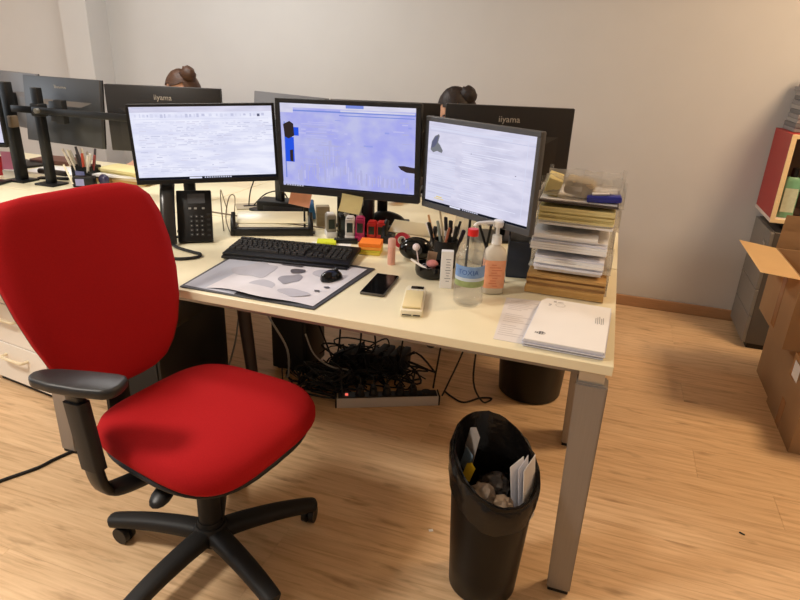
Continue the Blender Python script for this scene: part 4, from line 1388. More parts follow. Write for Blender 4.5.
for x0, x1, h_, yy in ((-0.03, 0.005, 0.185, 0.01), (0.0, 0.032, 0.165, 0.02), (-0.01, 0.028, 0.150, -0.01)):
    tb = bmesh.new()
    prism(tb, [(x0, 0.02), (x1, 0.02), (x1 + 0.006, h_ - 0.03), ((x0 + x1) / 2 + 0.01, h_), (x0 - 0.004, h_ - 0.02)], -0.0012, 0.0012)
    merge(bm, tb, Matrix.Translation((0, yy, 0)) @ Matrix.Rotation(PI / 2 - 0.1, 4, 'X'))
obj('bag', bm, mat('grey_bag', (128, 126, 122), 0.35, var=0.1, scale=25), t, smooth=False)

# ------------------------------------------------------------------ letter trays and their contents
TX0, TX1, TY0, TY1 = -0.285, -0.030, 0.490, 0.800
def tray(label, z, dx=0.0, dy=0.0):
    t = thing('letter_tray', label, 'tray', (TX0 + dx, TY0 + dy, z), 0)
    W, DP = TX1 - TX0, TY1 - TY0
    bm = NB()
    box2(bm, 0, W, 0, DP, 0, 0.0022)
    obj('base', bm, M_CLEARW, t, smooth=False)
    bm = NB()
    box2(bm, 0, 0.0022, 0.05, DP, 0.0022, 0.040); box2(bm, W - 0.0022, W, 0.05, DP, 0.0022, 0.040); box2(bm, 0.0022, W - 0.0022, DP - 0.0022, DP, 0.0022, 0.040)
    for x in (0.0, W - 0.012):
        for y in (0.05, DP - 0.014):
            box2(bm, x, x + 0.012, y, y + 0.012, 0.0022, 0.0693)
    obj('walls', bm, M_CLEAR, t, smooth=False)
    return t
TZ = [TOP + 0.0005 + k * 0.0700 for k in range(5)]
for z, lb, dx in zip(TZ, ('lowest clear letter tray, holding tan card folders', 'second clear letter tray from the bottom of its stack', 'third clear letter tray, sheets poking out to the left',
                          'fourth clear letter tray, holding yellowish papers', 'topmost clear letter tray, with dark tray edge and blue item'), (0, 0.002, -0.003, 0.004, 0.006)):
    tray(lb, z, dx)
def pile(name, label, cat, specs, part, loc):
    """stack of sheets: (x0,x1,y0,y1,thickness,material,twist)"""
    t = thing(name, label, cat, loc)
    z = 0
    for (x0, x1, y0, y1, th, m, tw) in specs:
        bm = NB(); box2(bm, x0, x1, y0, y1, 0, th - 0.0002)
        o = obj(part, bm, m, t, (0, 0, z), (0, 0, tw), smooth=False)
        z += th
    return t
rnd = random.Random(4)
W = TX1 - TX0
pile('folder_stack', 'tan card folders jutting out of the lowest letter tray', 'folder', [(0.006 + rnd.uniform(0, .004), W - 0.008 - rnd.uniform(0, .006), -0.060 + rnd.uniform(-.012, .012), 0.24, 0.0086, rnd.choice([M_FOLD, M_FOLD2, M_FOLD]), rnd.uniform(-.012, .012)) for k in range(7)], 'folder', (TX0, TY0, TZ[0] + 0.0024))
pile('paper_stack', 'white papers in the second letter tray from the bottom', 'paper', [(0.020 + rnd.uniform(0, .006), W - 0.022 - rnd.uniform(0, .006), -0.045 + rnd.uniform(-.014, .01), 0.245, 0.0072, rnd.choice([M_PAPER, M_PAPERB]), rnd.uniform(-.015, .015)) for k in range(7)], 'sheet', (TX0, TY0, TZ[1] + 0.0024))
pile('paper_stack', 'white sheets in the third letter tray, shifted to the left', 'paper', [(0.005 + rnd.uniform(0, .006), W - 0.022 - 0.03 * (k > 4), -0.035 + rnd.uniform(-.02, .01), 0.245, 0.0068, rnd.choice([M_PAPER, M_PAPERB, M_PAPER]), rnd.uniform(-.02, .02)) for k in range(7)], 'sheet', (TX0, TY0, TZ[2] + 0.0024))
pile('paper_stack', 'yellowish papers in the fourth letter tray', 'paper', [(0.014 + rnd.uniform(0, .004), W - 0.014 - rnd.uniform(0, .004), -0.012 + rnd.uniform(-.008, .01), 0.26, 0.0072, M_PAPERY if k > 1 else M_PAPER, rnd.uniform(-.008, .008)) for k in range(8)], 'sheet', (TX0, TY0, TZ[3] + 0.0024))
pile('paper_stack', 'dark folder with papers in the topmost letter tray', 'paper', [(0.012, W - 0.010, -0.016, 0.26, 0.006, mat('dark_folder', (66, 56, 50), 0.5), 0.0), (0.014, W - 0.014, -0.008, 0.26, 0.004, M_PAPER, 0.008)], 'sheet', (TX0, TY0, TZ[4] + 0.0024))
t = thing('plastic_wallet', 'crumpled clear plastic wallet on the topmost letter tray', 'wallet', (TX0, TY0, TZ[4] + 0.0132))
def bent_panel(p0, p1, h, m, name, amp=0.006, back=0.03):
    bm = NB(); nx, nz = 8, 4
    p0, p1 = Vector(p0), Vector(p1)
    d = (p1 - p0); nn = Vector((-d.y, d.x, 0)).normalized()
    G = [[bm.verts.new(p0 + d * (i / nx) + nn * (back * j / nz + random.uniform(-amp, amp)) + Vector((0, 0, h * j / nz + (random.uniform(-amp, amp) if j else 0.004)))) for i in range(nx + 1)] for j in range(nz + 1)]
    for j in range(nz):
        for i in range(nx):
            bm.faces.new((G[j][i], G[j][i + 1], G[j + 1][i + 1], G[j + 1][i]))
    bmesh.ops.solidify(bm, geom=bm.faces[:], thickness=0.0008)
    return obj(name, bm, m, t, angle=15)
bent_panel((0.02, 0.012, 0.004), (0.245, 0.012, 0.004), 0.062, M_CLEARW, 'front_sheet')
bent_panel((0.02, 0.10, 0.004), (0.24, 0.10, 0.004), 0.070, M_CLEARW, 'rear_sheet')
bm = NB(); box(bm, (0.045, 0.055, 0.034), (0.045, 0.07, 0.055), (0.2, 0.25, 0.1), 0.004); obj('yellow_insert', bm, M_PAPERY, t)
bm = NB(); box(bm, (0.125, 0.06, 0.032), (0.09, 0.05, 0.05), (0.3, 0.15, -0.1), 0.01); obj('pale_insert', bm, mat('beige_insert', (190, 176, 150), 0.5, var=0.1, scale=20), t)
t = thing('folded_wallet', 'small blue wallet with white flap at the right end of the top tray', 'wallet', (TX0 + 0.20, TY0 + 0.02, TZ[4] + 0.0132))
bm = NB(); box(bm, (0.0, 0.0, 0.011), (0.10, 0.05, 0.020), (0.0, -0.08, 0.06), 0.005); obj('cover', bm, mat('royal_blue_vinyl', (44, 52, 150), 0.35), t)
bm = NB(); box(bm, (-0.012, 0.004, 0.0245), (0.05, 0.036, 0.006), (0.0, -0.1, 0.1), 0.002); obj('flap', bm, M_PAPER, t)

# ------------------------------------------------------------------ envelopes and printed sheet at the front right corner
ENV = [(-0.226, 0.030), (-0.026, 0.026), (-0.016, 0.340), (-0.200, 0.345), (-0.214, 0.318)]
t = thing('envelope_stack', 'stack of white printed envelopes at the front right desk corner', 'envelope', (0, 0, TOP + 0.0016))
z = 0.0
rnd = random.Random(9)
for k in range(8):
    dx, dy = rnd.uniform(-.004, .004), rnd.uniform(-.005, .005)
    if k == 7: dx = dy = 0
    bm = NB(); prism(bm, [(x + dx, y + dy) for x, y in ENV], 0, 0.0024)
    obj('envelope', bm, M_PAPERB if k < 7 else M_PAPER, t, (0, 0, z), smooth=False)
    z += 0.0026
bm = NB()
zz = z + 0.0001
box2(bm, -0.178, -0.170, 0.318, 0.328, zz, zz + 0.0002)
for a, b, c, d in ((-0.166, -0.150, 0.320, 0.324), (-0.190, -0.184, 0.285, 0.288), (-0.188, -0.182, 0.292, 0.296), (-0.190, -0.182, 0.298, 0.301)):
    box2(bm, a, b, c, d, zz, zz + 0.0002)
for k in range(5):
    box2(bm, -0.056 + k * 0.005, -0.0535 + k * 0.005, 0.205 - 0.004 * (k % 2), 0.245 + 0.006 * (k % 3), zz, zz + 0.0002)
obj('print', bm, mat('grey_text_print', (176, 174, 176), 0.7), t, smooth=False)['kind'] = 'stuff'
bm = NB()
lathe(bm, [(0.0125, zz), (0.0145, zz), (0.0145, zz + 0.0002), (0.0125, zz + 0.0002), (0.0125, zz)], 20, (-0.157, 0.300, 0))
obj('postmark', bm, mat('faint_print', (206, 204, 204), 0.7), t, smooth=False)
bm = NB()
box2(bm, -0.192, -0.189, 0.072, 0.086, zz, zz + 0.0002); box2(bm, -0.192, -0.182, 0.084, 0.087, zz, zz + 0.0002); box2(bm, -0.192, -0.182, 0.077, 0.080, zz, zz + 0.0002); box2(bm, -0.184, -0.181, 0.077, 0.087, zz, zz + 0.0002)
for k in range(3):
    box2(bm, -0.203 + 0.003 * k, -0.2015 + 0.003 * k, 0.075, 0.085, zz, zz + 0.0002)
lathe(bm, [(0.0085, zz), (0.0097, zz), (0.0097, zz + 0.0002), (0.0085, zz + 0.0002), (0.0085, zz)], 18, (-0.186, 0.081, 0))
obj('emblem', bm, M_INK, t, smooth=False)
t = thing('printed_sheet', 'grey printed sheet left of the envelope stack', 'paper', (0, 0, TOP))
bm = NB(); prism(bm, [(-0.304, 0.041), (-0.19, 0.038), (-0.185, 0.372), (-0.322, 0.352)], 0, 0.0012); obj('paper', bm, mat('pale_grey_paper', (226, 220, 216), 0.6), t, smooth=False)
bm = NB()
for k in range(20):
    y = 0.33 - k * 0.0135
    if k in (6, 7, 13):
        continue
    box2(bm, -0.305 + (0.33 - y) * 0.02, -0.235 - random.uniform(0, .03) + 0.02 * (k % 3 == 0), y, y + 0.004, 0.0013, 0.0015)
obj('print', bm, mat('pale_text_print', (204, 197, 194), 0.7), t, smooth=False)['kind'] = 'stuff'
# ------------------------------------------------------------------ back desk, left side
t = thing('marker_pot', 'black pot crammed with markers on the far left desk', 'cup', (-2.665, 1.10, TOP))
bm = NB(); box2(bm, -0.055, 0.055, -0.045, 0.045, 0, 0.004); 
for a in ((-0.055, -0.051, -0.045, 0.045), (0.051, 0.055, -0.045, 0.045), (-0.051, 0.051, -0.045, -0.041), (-0.051, 0.051, 0.041, 0.045)):
    box2(bm, a[0], a[1], a[2], a[3], 0.004, 0.085)
obj('body', bm, M_BLK, t, smooth=False)
bm = NB(); box2(bm, -0.03, 0.03, -0.0475, -0.046, 0.02, 0.06, 0.0005, 1); obj('label_plate', bm, mat('violet_plate', (120, 124, 170), 0.5), t)
mc = [(236, 224, 206), (226, 216, 196), (52, 48, 48), (196, 80, 60), (232, 226, 214), (180, 170, 150), (60, 56, 60), (214, 190, 160), (236, 230, 220), (150, 60, 60), (40, 38, 40), (220, 206, 184), (198, 190, 176), (90, 86, 100)]
pos = ['front left corner', 'front left', 'front middle', 'front right', 'front right corner', 'middle left', 'second of the middle', 'centre', 'fourth of the middle', 'middle right', 'back left corner', 'back left', 'back middle', 'back right corner']
nm = ['ivory', 'beige', 'black', 'orange-red', 'white', 'drab', 'charcoal', 'tan', 'cream', 'dark red', 'jet black', 'sand', 'stone', 'slate']
for k in range(14):
    r_, c_ = divmod(k, 5)
    bx, by = -0.040 + c_ * 0.019, -0.030 + r_ * 0.028
    tp = (bx * 2.2 + random.uniform(-.01, .01), by * 1.6 + random.uniform(-.01, .01), 0.14 + random.uniform(0, .035))
    pen('%s marker standing at the %s of the black marker pot' % (nm[k], pos[k]), (-2.665 + bx * 0.8, 1.10 + by, TOP + 0.006), (-2.665 + tp[0], 1.10 + tp[1], TOP + tp[2]), 0.0065, mat('marker_%d' % k, mc[k], 0.4), M_BLK2, cat='pen', name='marker')
t = thing('pen_tray', 'low black pen holder with a cream pencil, by the red chair top', 'holder', (-2.585, 1.000, TOP), 0.5)
bm = NB(); box2(bm, -0.05, 0.05, -0.03, 0.03, 0, 0.05, 0.004); obj('body', bm, M_BLK, t)
bm = NB(); box2(bm, -0.035, 0.005, -0.031, -0.0302, 0.008, 0.042); obj('front_label', bm, mat('lilac_plate', (150, 152, 196), 0.5), t, smooth=False)
pen('cream pencil leaning on the low black pen holder', (-2.60, 0.945, TOP + 0.004), (-2.69, 0.985, TOP + 0.10), 0.005, M_CREAMH, M_BLK, name='pencil')
bm = NB(); ball(bm, (0, 0, 0), (0.03, 0.022, 0.03)); single('glass_ball', 'small dark purple glass ball right of the marker pot', 'ornament', bm, mat('violet_glass', (60, 54, 84), 0.1), (-2.515, 1.055, TOP + 0.030))
pile('paper_pile', 'pile of beige papers and card on the desk right of the marker pot', 'paper', [(-0.16 + rnd.uniform(-.02, .02), 0.14 + rnd.uniform(-.02, .02), -0.08 + rnd.uniform(-.015, .01), 0.075 + rnd.uniform(-.01, .01), 0.012, rnd.choice([M_PAPERY, M_FOLD, mat('beige_paper', (206, 186, 150), 0.75, var=0.05, scale=8), M_PAPER]), rnd.uniform(-.15, .25)) for k in range(6)], 'sheet', (-2.47, 1.20, TOP))
bm = NB(); box2(bm, -0.13, 0.13, -0.08, 0.08, 0, 0.025, 0.003, 1)
single('notebook', 'brown notebook under the shiny monitor back at the left', 'book', bm, mat('brown_cover', (112, 74, 62), 0.6, var=0.1, scale=20), (-3.22, 1.44, TOP), (0, 0, 0.1))
bm = NB(); box2(bm, -0.15, 0.15, -0.10, 0.10, 0, 0.010)
single('paper_block', 'white paper block lying in front of the brown notebook', 'paper', bm, M_PAPER, (-2.98, 1.22, TOP), (0, 0, 0.12), smooth=False)
t = thing('stapler', 'dark stapler lying between the stand post and the marker pot', 'stapler', (-2.85, 1.06, TOP), 0.35)
bm = NB(); box2(bm, -0.08, 0.08, -0.019, 0.019, 0, 0.010, 0.003); obj('base', bm, M_BLK, t)
bm = NB(); box(bm, (0.0, 0, 0.036), (0.155, 0.032, 0.026), (0, 0.09, 0), 0.009); obj('arm', bm, mat('stapler_brown_black', (52, 44, 40), 0.3), t)
t = thing('note_holder', 'pink note in a white holder beside the left edge post', 'note', (-3.035, 0.985, TOP), 0.3)
bm = NB(); box2(bm, -0.05, 0.04, -0.02, 0.03, 0, 0.045, 0.004); obj('holder', bm, M_WHITE, t)
bm = note_mesh(0.085, 0.09, 0.01); bmesh.ops.transform(bm, matrix=Matrix.Translation((-0.01, 0.0, 0.046)), verts=bm.verts[:]); obj('note', bm, mat('pink_note', (232, 164, 190), 0.7), t, angle=60)
bm = NB(); lathe(bm, [(0, 0), (0.035, 0), (0.038, 0.09), (0.036, 0.09), (0.033, 0.004), (0, 0.004)], 20)
single('red_mug', 'red mug at the left picture edge behind the pink note', 'mug', bm, mat('red_glaze', (176, 24, 40), 0.25), (-3.17, 1.03, TOP))

# cable outlet and dark base between the desks
t = thing('cable_outlet', 'flat grey cable outlet in the far desk top, cables rising from it', 'outlet', (-1.615, 1.02, TOP), math.radians(38))
bm = NB(); box2(bm, -0.085, 0.085, -0.055, 0.055, 0, 0.005, 0.001, 1); obj('plate', bm, mat('beige_grey_plate', (176, 164, 140), 0.5), t)
bm = NB(); box2(bm, -0.05, 0.05, -0.012, 0.012, 0.005, 0.007); obj('brush_slot', bm, M_BLK, t, smooth=False)
def cable(label, pts, r=0.0035, m=None, group=None, n=6):
    bm = NB(); tube(bm, pts, r, n)
    return single('cable', label, 'cable', bm, m or M_CABLE, group=group, angle=80)
cable('black cable rising from the outlet plate to the left lit screen', [(-1.64, 1.01, TOP + 0.006), (-1.62, 1.0, 0.82), (-1.55, 0.95, 0.92), (-1.45, 0.80, 1.0), (-1.44, 0.55, 1.04)], 0.003)
cable('black cable arching right from the outlet plate', [(-1.62, 1.02, TOP + 0.006), (-1.57, 1.05, 0.80), (-1.50, 1.08, 0.81), (-1.44, 1.06, 0.752), (-1.36, 1.02, 0.744)], 0.003)
cable('thin tan cable looping behind the desk phone, nearer loop', [(-1.44, 0.56, TOP + 0.003), (-1.50, 0.62, 0.79), (-1.52, 0.68, 0.86), (-1.56, 0.78, 0.84), (-1.62, 0.86, TOP + 0.004)], 0.0022, M_CABLEW)
cable('thin tan cable looping behind the desk phone, farther loop', [(-1.50, 0.60, TOP + 0.003), (-1.56, 0.68, 0.82), (-1.60, 0.74, 0.87), (-1.66, 0.84, 0.82), (-1.70, 0.92, TOP + 0.004)], 0.0022, M_CABLEW)
cable('thin brown cable lying across the seam between the desks', [(-1.80, 0.84, TOP + 0.003), (-1.62, 0.83, TOP + 0.003), (-1.45, 0.81, TOP + 0.003), (-1.2, 0.82, TOP + 0.003), (-1.0, 0.80, TOP + 0.003)], 0.0028, M_CABLEW)
t = thing('docking_box', 'dark box on the far desk behind the salmon note', 'box', (-1.43, 1.0, TOP), 0.2)
bm = NB(); box2(bm, -0.13, 0.11, -0.05, 0.05, 0, 0.055, 0.008); obj('body', bm, M_BLK, t)
bm = NB(); box2(bm, -0.10, 0.08, -0.0505, -0.05, 0.015, 0.035); obj('front_strip', bm, M_GREYP, t, smooth=False)
bm = NB(); box2(bm, -0.12, 0.12, -0.06, 0.06, 0, 0.006)
single('paper_sheet', 'sheet of cream paper on the far desk behind the right lit screen', 'paper', bm, M_PAPER, (-0.62, 1.0, TOP), (0, 0, 0.1), smooth=False)
bm = NB(); sweep(bm, smooth_pts([(-0.07, 0, 0.03), (-0.02, 0, 0.045), (0.04, 0, 0.04), (0.08, 0, 0.02)], 4), [0.02] * 13, [0.012, 0.018, 0.024, 0.028, 0.03, 0.03, 0.03, 0.028, 0.026, 0.024, 0.02, 0.016, 0.01], 12, 2.5)
single('hole_punch', 'dark desk gadget under the right bottom of the middle lit screen', 'hole punch', bm, M_BLK, (-0.93, 0.93, TOP + 0.003), (0, 0, 0.2))

# ------------------------------------------------------------------ under the desks
def pc_tower(label, loc, rz, w=0.19, d=0.42, h=0.42):
    t = thing('pc_tower', label, 'computer', loc, rz)
    bm = NB(); box2(bm, -w / 2, w / 2, -d / 2, d / 2, 0.012, h, 0.005); obj('case', bm, M_BLK, t)
    bm = NB(); box2(bm, -w / 2 + 0.012, w / 2 - 0.012, -d / 2 - 0.006, -d / 2, 0.03, h - 0.03, 0.003); obj('front_panel', bm, M_BLK2, t)
    for x in (-1, 1):
        for y in (-1, 1):
            bm = NB(); cyl(bm, (x * (w / 2 - 0.025), y * (d / 2 - 0.03), 0), (x * (w / 2 - 0.025), y * (d / 2 - 0.03), 0.013), 0.014, n=12); obj('foot', bm, M_RUB, t)
    return t
pc_tower('black computer tower under the desk right behind the red chair back', (-1.60, 0.36, 0), 0.05, 0.20, 0.44, 0.46)
pc_tower('black computer tower farther under the desk behind the leaning post', (-1.37, 0.96, 0), 0.0, 0.18, 0.20, 0.46)
t = thing('leaning_post', 'dark brown round post under the desk behind the red seat', 'post', (-1.425, 0.64, 0))
bm = NB(); sweep(bm, [(0, 0, 0.008), (-0.025, 0.0, 0.30), (-0.055, 0.0, 0.66)], [0.024, 0.028, 0.031], None, 16); obj('tube', bm, mat('brown_black_tube', (58, 46, 44), 0.4), t)
bm = NB(); lathe(bm, [(0, 0), (0.045, 0), (0.045, 0.008), (0.025, 0.016), (0, 0.016)], 20); obj('foot', bm, M_BLK, t)
# power strip
t = thing('power_strip', 'grey and black power strip lying on the floor under the desk', 'power strip', (-0.842, 0.772, 0), math.radians(25.5))
bm = NB(); box2(bm, -0.222, 0.222, -0.028, 0.028, 0, 0.046, 0.003); obj('body', bm, mat('grey_strip_body', (196, 188, 180), 0.45), t)
bm = NB(); box2(bm, -0.216, 0.216, -0.024, 0.024, 0.046, 0.050, 0.001, 1); obj('socket_plate', bm, M_BLK, t)
bm = NB(); box2(bm, 0.222, 0.228, -0.029, 0.029, 0, 0.05, 0.002, 1); box2(bm, -0.228, -0.222, -0.029, 0.029, 0, 0.05, 0.002, 1); obj('end_cap', bm, M_BLK, t)
bm = NB(); box2(bm, -0.185, -0.172, -0.008, 0.008, 0.05, 0.054, 0.001, 1); obj('switch', bm, emit('lit_red_switch', (255, 110, 90), 1.0), t)
for k in range(6):
    bm = NB(); x = -0.12 + k * 0.058
    cyl(bm, (x, 0, 0.05), (x, 0, 0.058), 0.021, n=18); obj('socket', bm, M_BLK2, t)
for k in range(5):
    x = -0.12 + k * 0.058
    c, s = math.cos(math.radians(25.5)), math.sin(math.radians(25.5))
    px_, py_ = -0.842 + c * x, 0.772 + s * x
    tt = thing('power_plug', ('black plug in the power strip, nearest the red switch', 'second black plug from the red switch of the power strip', 'middle black plug of the power strip', 'fourth black plug from the red switch of the power strip', 'black plug in the power strip, farthest from the switch')[k], 'plug', (px_, py_, 0.0585), math.radians(25.5))
    bm = NB(); cyl(bm, (0, 0, 0), (0, 0, 0.022), 0.018, 0.015, 14); box2(bm, -0.010, 0.010, -0.008, 0.008, 0.02, 0.036, 0.003); obj('head', bm, M_BLK, tt)
    bm = NB(); tube(bm, [(0, 0.006, 0.03), (0.0, 0.035, 0.055), (-0.02, 0.09, 0.03), (-0.06, 0.13, -0.052)], 0.004, 6); obj('lead', bm, M_CABLE, tt)
# tangle
bm = NB()
rt = random.Random(21)
for k in range(74):
    cx = rt.uniform(-1.16, -0.84) if k > 36 else (rt.uniform(-1.16, -1.02) if k > 10 else rt.uniform(-1.28, -1.12))
    cy = (0.93 + 0.35 * (cx + 1.0) + rt.uniform(-0.05, 0.13)) if cx > -1.08 else (0.86 if k > 10 else 0.78) + rt.uniform(-0.16, 0.14) * (1 if k > 10 else 0.5)
    pts = []
    z0 = rt.uniform(0.006, 0.10)
    a = rt.uniform(0, 6.28)
    for j in range(6):
        rr = rt.uniform(0.04, 0.13)
        pts.append((cx + rr * math.cos(a) * 1.3, cy + rr * math.sin(a) * 0.6, max(0.006, z0 + rt.uniform(-0.06, 0.06))))
        a += rt.uniform(0.6, 1.5)
    tube(bm, pts, rt.choice([0.003, 0.004, 0.005]), 5, 4)
tag(obj('cable_tangle', bm, M_CABLE, angle=80), 'tangled heap of black cables on the floor under the desk', 'cables', kind='stuff')
bm = NB()
for k in range(9):
    x = -1.15 + k * 0.036
    box(bm, (x, 0.98 + k * 0.010, 0.055 + rt.uniform(-.01, .02)), (0.032, 0.12, 0.10 + rt.uniform(-.02, .02)), (rt.uniform(-.1, .1), 0, rt.uniform(-.2, .2)), 0.006)
single('cable_tray', 'black comb-like cable tray on the floor behind the power strip', 'tray', bm, M_BLK2)
hang = [
    ('black cable hanging from the desk down to the tangle, leftmost of the hanging ones', [(-1.24, 0.70, 0.67), (-1.20, 0.74, 0.45), (-1.16, 0.80, 0.25), (-1.14, 0.86, 0.10)]),
    ('black cable hanging behind the dark box down to the tangle', [(-1.02, 0.78, 0.68), (-1.07, 0.80, 0.42), (-1.12, 0.88, 0.2), (-1.16, 0.95, 0.11)]),
    ('black cable slanting down left under the smartphone', [(-0.92, 0.76, 0.68), (-0.97, 0.79, 0.45), (-1.01, 0.86, 0.22), (-1.06, 0.92, 0.12)]),
    ('black cable curving beside the one under the smartphone', [(-0.90, 0.79, 0.68), (-0.94, 0.83, 0.40), (-0.96, 0.92, 0.2), (-1.0, 0.97, 0.12)]),
    ('black cable slanting down to the power strip, under the cream device', [(-0.74, 0.76, 0.68), (-0.78, 0.79, 0.40), (-0.83, 0.88, 0.15), (-0.86, 0.92, 0.02)]),
    ('thin cable from the desk to the right end of the power strip', [(-0.60, 0.80, 0.60), (-0.63, 0.84, 0.35), (-0.66, 0.87, 0.12), (-0.665, 0.872, 0.065)]),
    ('brown-black cable slanting down onto the last plug of the power strip', [(-0.48, 0.76, 0.60), (-0.52, 0.79, 0.35), (-0.60, 0.85, 0.1), (-0.625, 0.885, 0.03)]),
    ('black cable dropping from the desk and lying zigzag on the floor', [(-0.47, 0.79, 0.62), (-0.475, 0.80, 0.40), (-0.49, 0.87, 0.14), (-0.45, 0.93, 0.012), (-0.42, 0.985, 0.005), (-0.47, 0.97, 0.005), (-0.53, 0.905, 0.005), (-0.59, 0.93, 0.005), (-0.635, 0.96, 0.01)]),
]
for lb, pts in hang:
    cable(lb, pts, 0.0042)
cable('grey cable curling beside the leaning post under the desk', [(-1.42, 0.72, 0.40), (-1.36, 0.70, 0.33), (-1.30, 0.72, 0.20), (-1.32, 0.76, 0.05), (-1.36, 0.80, 0.01)], 0.005, M_CABLEG)
cable('second grey cable crossing the black tangle', [(-1.24, 0.78, 0.26), (-1.19, 0.76, 0.18), (-1.12, 0.77, 0.13), (-1.05, 0.82, 0.10)], 0.004, M_CABLEG)
cable('pale cable behind the leaning post, near the computer tower', [(-1.58, 0.66, 0.05), (-1.55, 0.70, 0.2), (-1.54, 0.74, 0.35), (-1.50, 0.78, 0.5)], 0.004, M_CABLEG)
cable('black cable trailing on the floor from the left desk leg out of the picture', [(-1.80, 0.02, 0.006), (-1.83, -0.06, 0.006), (-1.845, -0.12, 0.006), (-1.89, -0.20, 0.006), (-1.95, -0.30, 0.006), (-2.10, -0.42, 0.006), (-2.4, -0.5, 0.006)], 0.006)

# drawer pedestal under the left desk
t = thing('drawer_pedestal', 'white three-drawer pedestal under the left desk, cream handles', 'cabinet', (-2.332, 0.256, 0), -0.135)
bm = NB(); box2(bm, -0.21, 0.21, 0.016, 0.52, 0.035, 0.60, 0.002, 1); obj('carcass', bm, M_WHITE, t)
bm = NB(); box2(bm, -0.20, 0.20, 0.03, 0.50, 0, 0.035); obj('plinth', bm, M_BLK2, t, smooth=False)
for z0, z1 in ((0.04, 0.222), (0.226, 0.408), (0.412, 0.594)):
    bm = NB(); box2(bm, -0.21, 0.21, 0, 0.0155, z0, z1, 0.002, 1); d = obj('drawer', bm, M_WHITE, t)
    bm = NB(); zc = z1 - 0.055
    tube(bm, [(-0.07, 0.0, zc), (-0.068, -0.022, zc), (-0.05, -0.03, zc), (0.05, -0.03, zc), (0.068, -0.022, zc), (0.07, 0.0, zc)], 0.0065, 8, 4); obj('handle', bm, M_CREAMH, d)

# ------------------------------------------------------------------ waste bins
def bin_rim(th, base, dzx, dzy, r):
    return base + dzx * r * math.cos(th) + dzy * r * math.sin(th)
t = thing('waste_bin', 'tall black waste bin with slanted rim, papers inside, by the desk leg', 'bin', (-0.252, -0.040, 0))
bm = NB(); n = 44
def ring_pts(r, zf):
    return [bm.verts.new((r * math.cos(2 * PI * i / n), r * math.sin(2 * PI * i / n), zf(2 * PI * i / n))) for i in range(n)]
RT = 0.118
zr = lambda th, e=0.0: 0.432 - 0.50 * RT * math.cos(th) * 0.9 + 0.46 * RT * math.sin(th) + e
profo = [ring_pts(0.090, lambda th: 0.0), ring_pts(0.096, lambda th: 0.006)]
for q in (0.2, 0.4, 0.6, 0.8, 1.0):
    profo.append(ring_pts(0.096 + (RT - 0.096) * q, lambda th, q=q: 0.006 + (zr(th) - 0.006) * q))
profi = []
for q in (1.0, 0.8, 0.6, 0.4, 0.2, 0.0):
    profi.append(ring_pts(0.0935 + (RT - 0.0035 - 0.0935) * q, lambda th, q=q: 0.010 + (zr(th) - 0.010) * q))
allr = profo + profi
for a, b in zip(allr, allr[1:]):
    for i in range(n):
        j = (i + 1) % n
        bm.faces.new((a[i], a[j], b[j], b[i]))
bm.faces.new(allr[0][::-1]); bm.faces.new(allr[-1])
obj('body', bm, mat('bin_plastic', (12, 11, 11), 0.36, spec=0.3, bump=0.1, bscale=500), t, angle=60)
bm = NB(); rl = random.Random(5)
rows = []
for q in range(9):
    rr = []
    for i in range(n):
        th = 2 * PI * i / n
        if q < 5:    # inside, hanging down
            r = RT - 0.006 - 0.004 * (4 - q) + rl.uniform(-.004, .0)
            z = zr(th, 0.004) - 0.055 * (4 - q) + rl.uniform(-.005, .005)
            r = min(r, 0.0935 + (RT - 0.0035 - 0.0935) * max(0, (z - 0.01) / (zr(th) - 0.01)) - 0.002)
        else:
            w = 0.5 - 0.5 * math.cos(th - math.radians(70))       # folded lower at the front
            r = RT + 0.002 + rl.uniform(0, 0.007)
            z = zr(th, 0.004) - (q - 4) * 0.024 * (0.3 + 0.7 * w) + rl.uniform(-.005, .005)
        rr.append(bm.verts.new((r * math.cos(th), r * math.sin(th), z)))
    rows.append(rr)
for a, b in zip(rows, rows[1:]):
    for i in range(n):
        j = (i + 1) % n
        bm.faces.new((a[i], a[j], b[j], b[i]))
obj('liner', bm, mat('bin_liner', (18, 16, 15), 0.2, bump=0.9, bscale=55), t, angle=40)
BX, BY = -0.252, -0.040
def scrap(name, label, cat, pts_poly, m, loc, rot, bend=0.0):
    bm = NB()
    prism(bm, pts_poly, -0.0006, 0.0006)
    return single(name, label, cat, bm, m, (BX + loc[0], BY + loc[1], loc[2]), rot, smooth=False)
leaf = [(-0.025, -0.07), (0.025, -0.07), (0.025, 0.06), (0.0, 0.075), (-0.02, 0.06)]
for k, (lb, dx, dy, rz, m) in enumerate((('white folded paper standing at the right rim of the bin, outermost', 0.092, -0.002, 0.10, M_PAPER), ('bluish folded paper standing in the bin, middle of three', 0.076, 0.006, 0.18, M_PAPERB), ('white folded paper standing in the bin, innermost of three', 0.060, 0.014, 0.05, M_PAPER))):
    scrap('waste_paper', lb, 'paper', [(-0.045, -0.09), (0.03, -0.09), (0.035, 0.098 - 0.012 * k), (-0.035, 0.085)], m, (dx + 0.008, dy - 0.005, 0.355), (PI / 2 - 0.12, -0.05 * k, PI / 2 - 0.4 + rz))
scrap('waste_paper', 'printed grey paper strip against the left wall of the bin', 'paper', leaf, mat('grey_leaflet', (156, 146, 138), 0.6, var=0.15, scale=40), (-0.076, 0.030, 0.420), (PI / 2 - 0.1, 0.1, -0.75))
scrap('waste_paper', 'pale blue paper piece low at the left wall of the bin', 'paper', [(-0.02, -0.03), (0.02, -0.03), (0.022, 0.03), (-0.015, 0.035)], mat('pale_blue_scrap', (120, 140, 158), 0.6), (-0.080, 0.008, 0.400), (PI / 2 - 0.15, 0.1, -0.8))
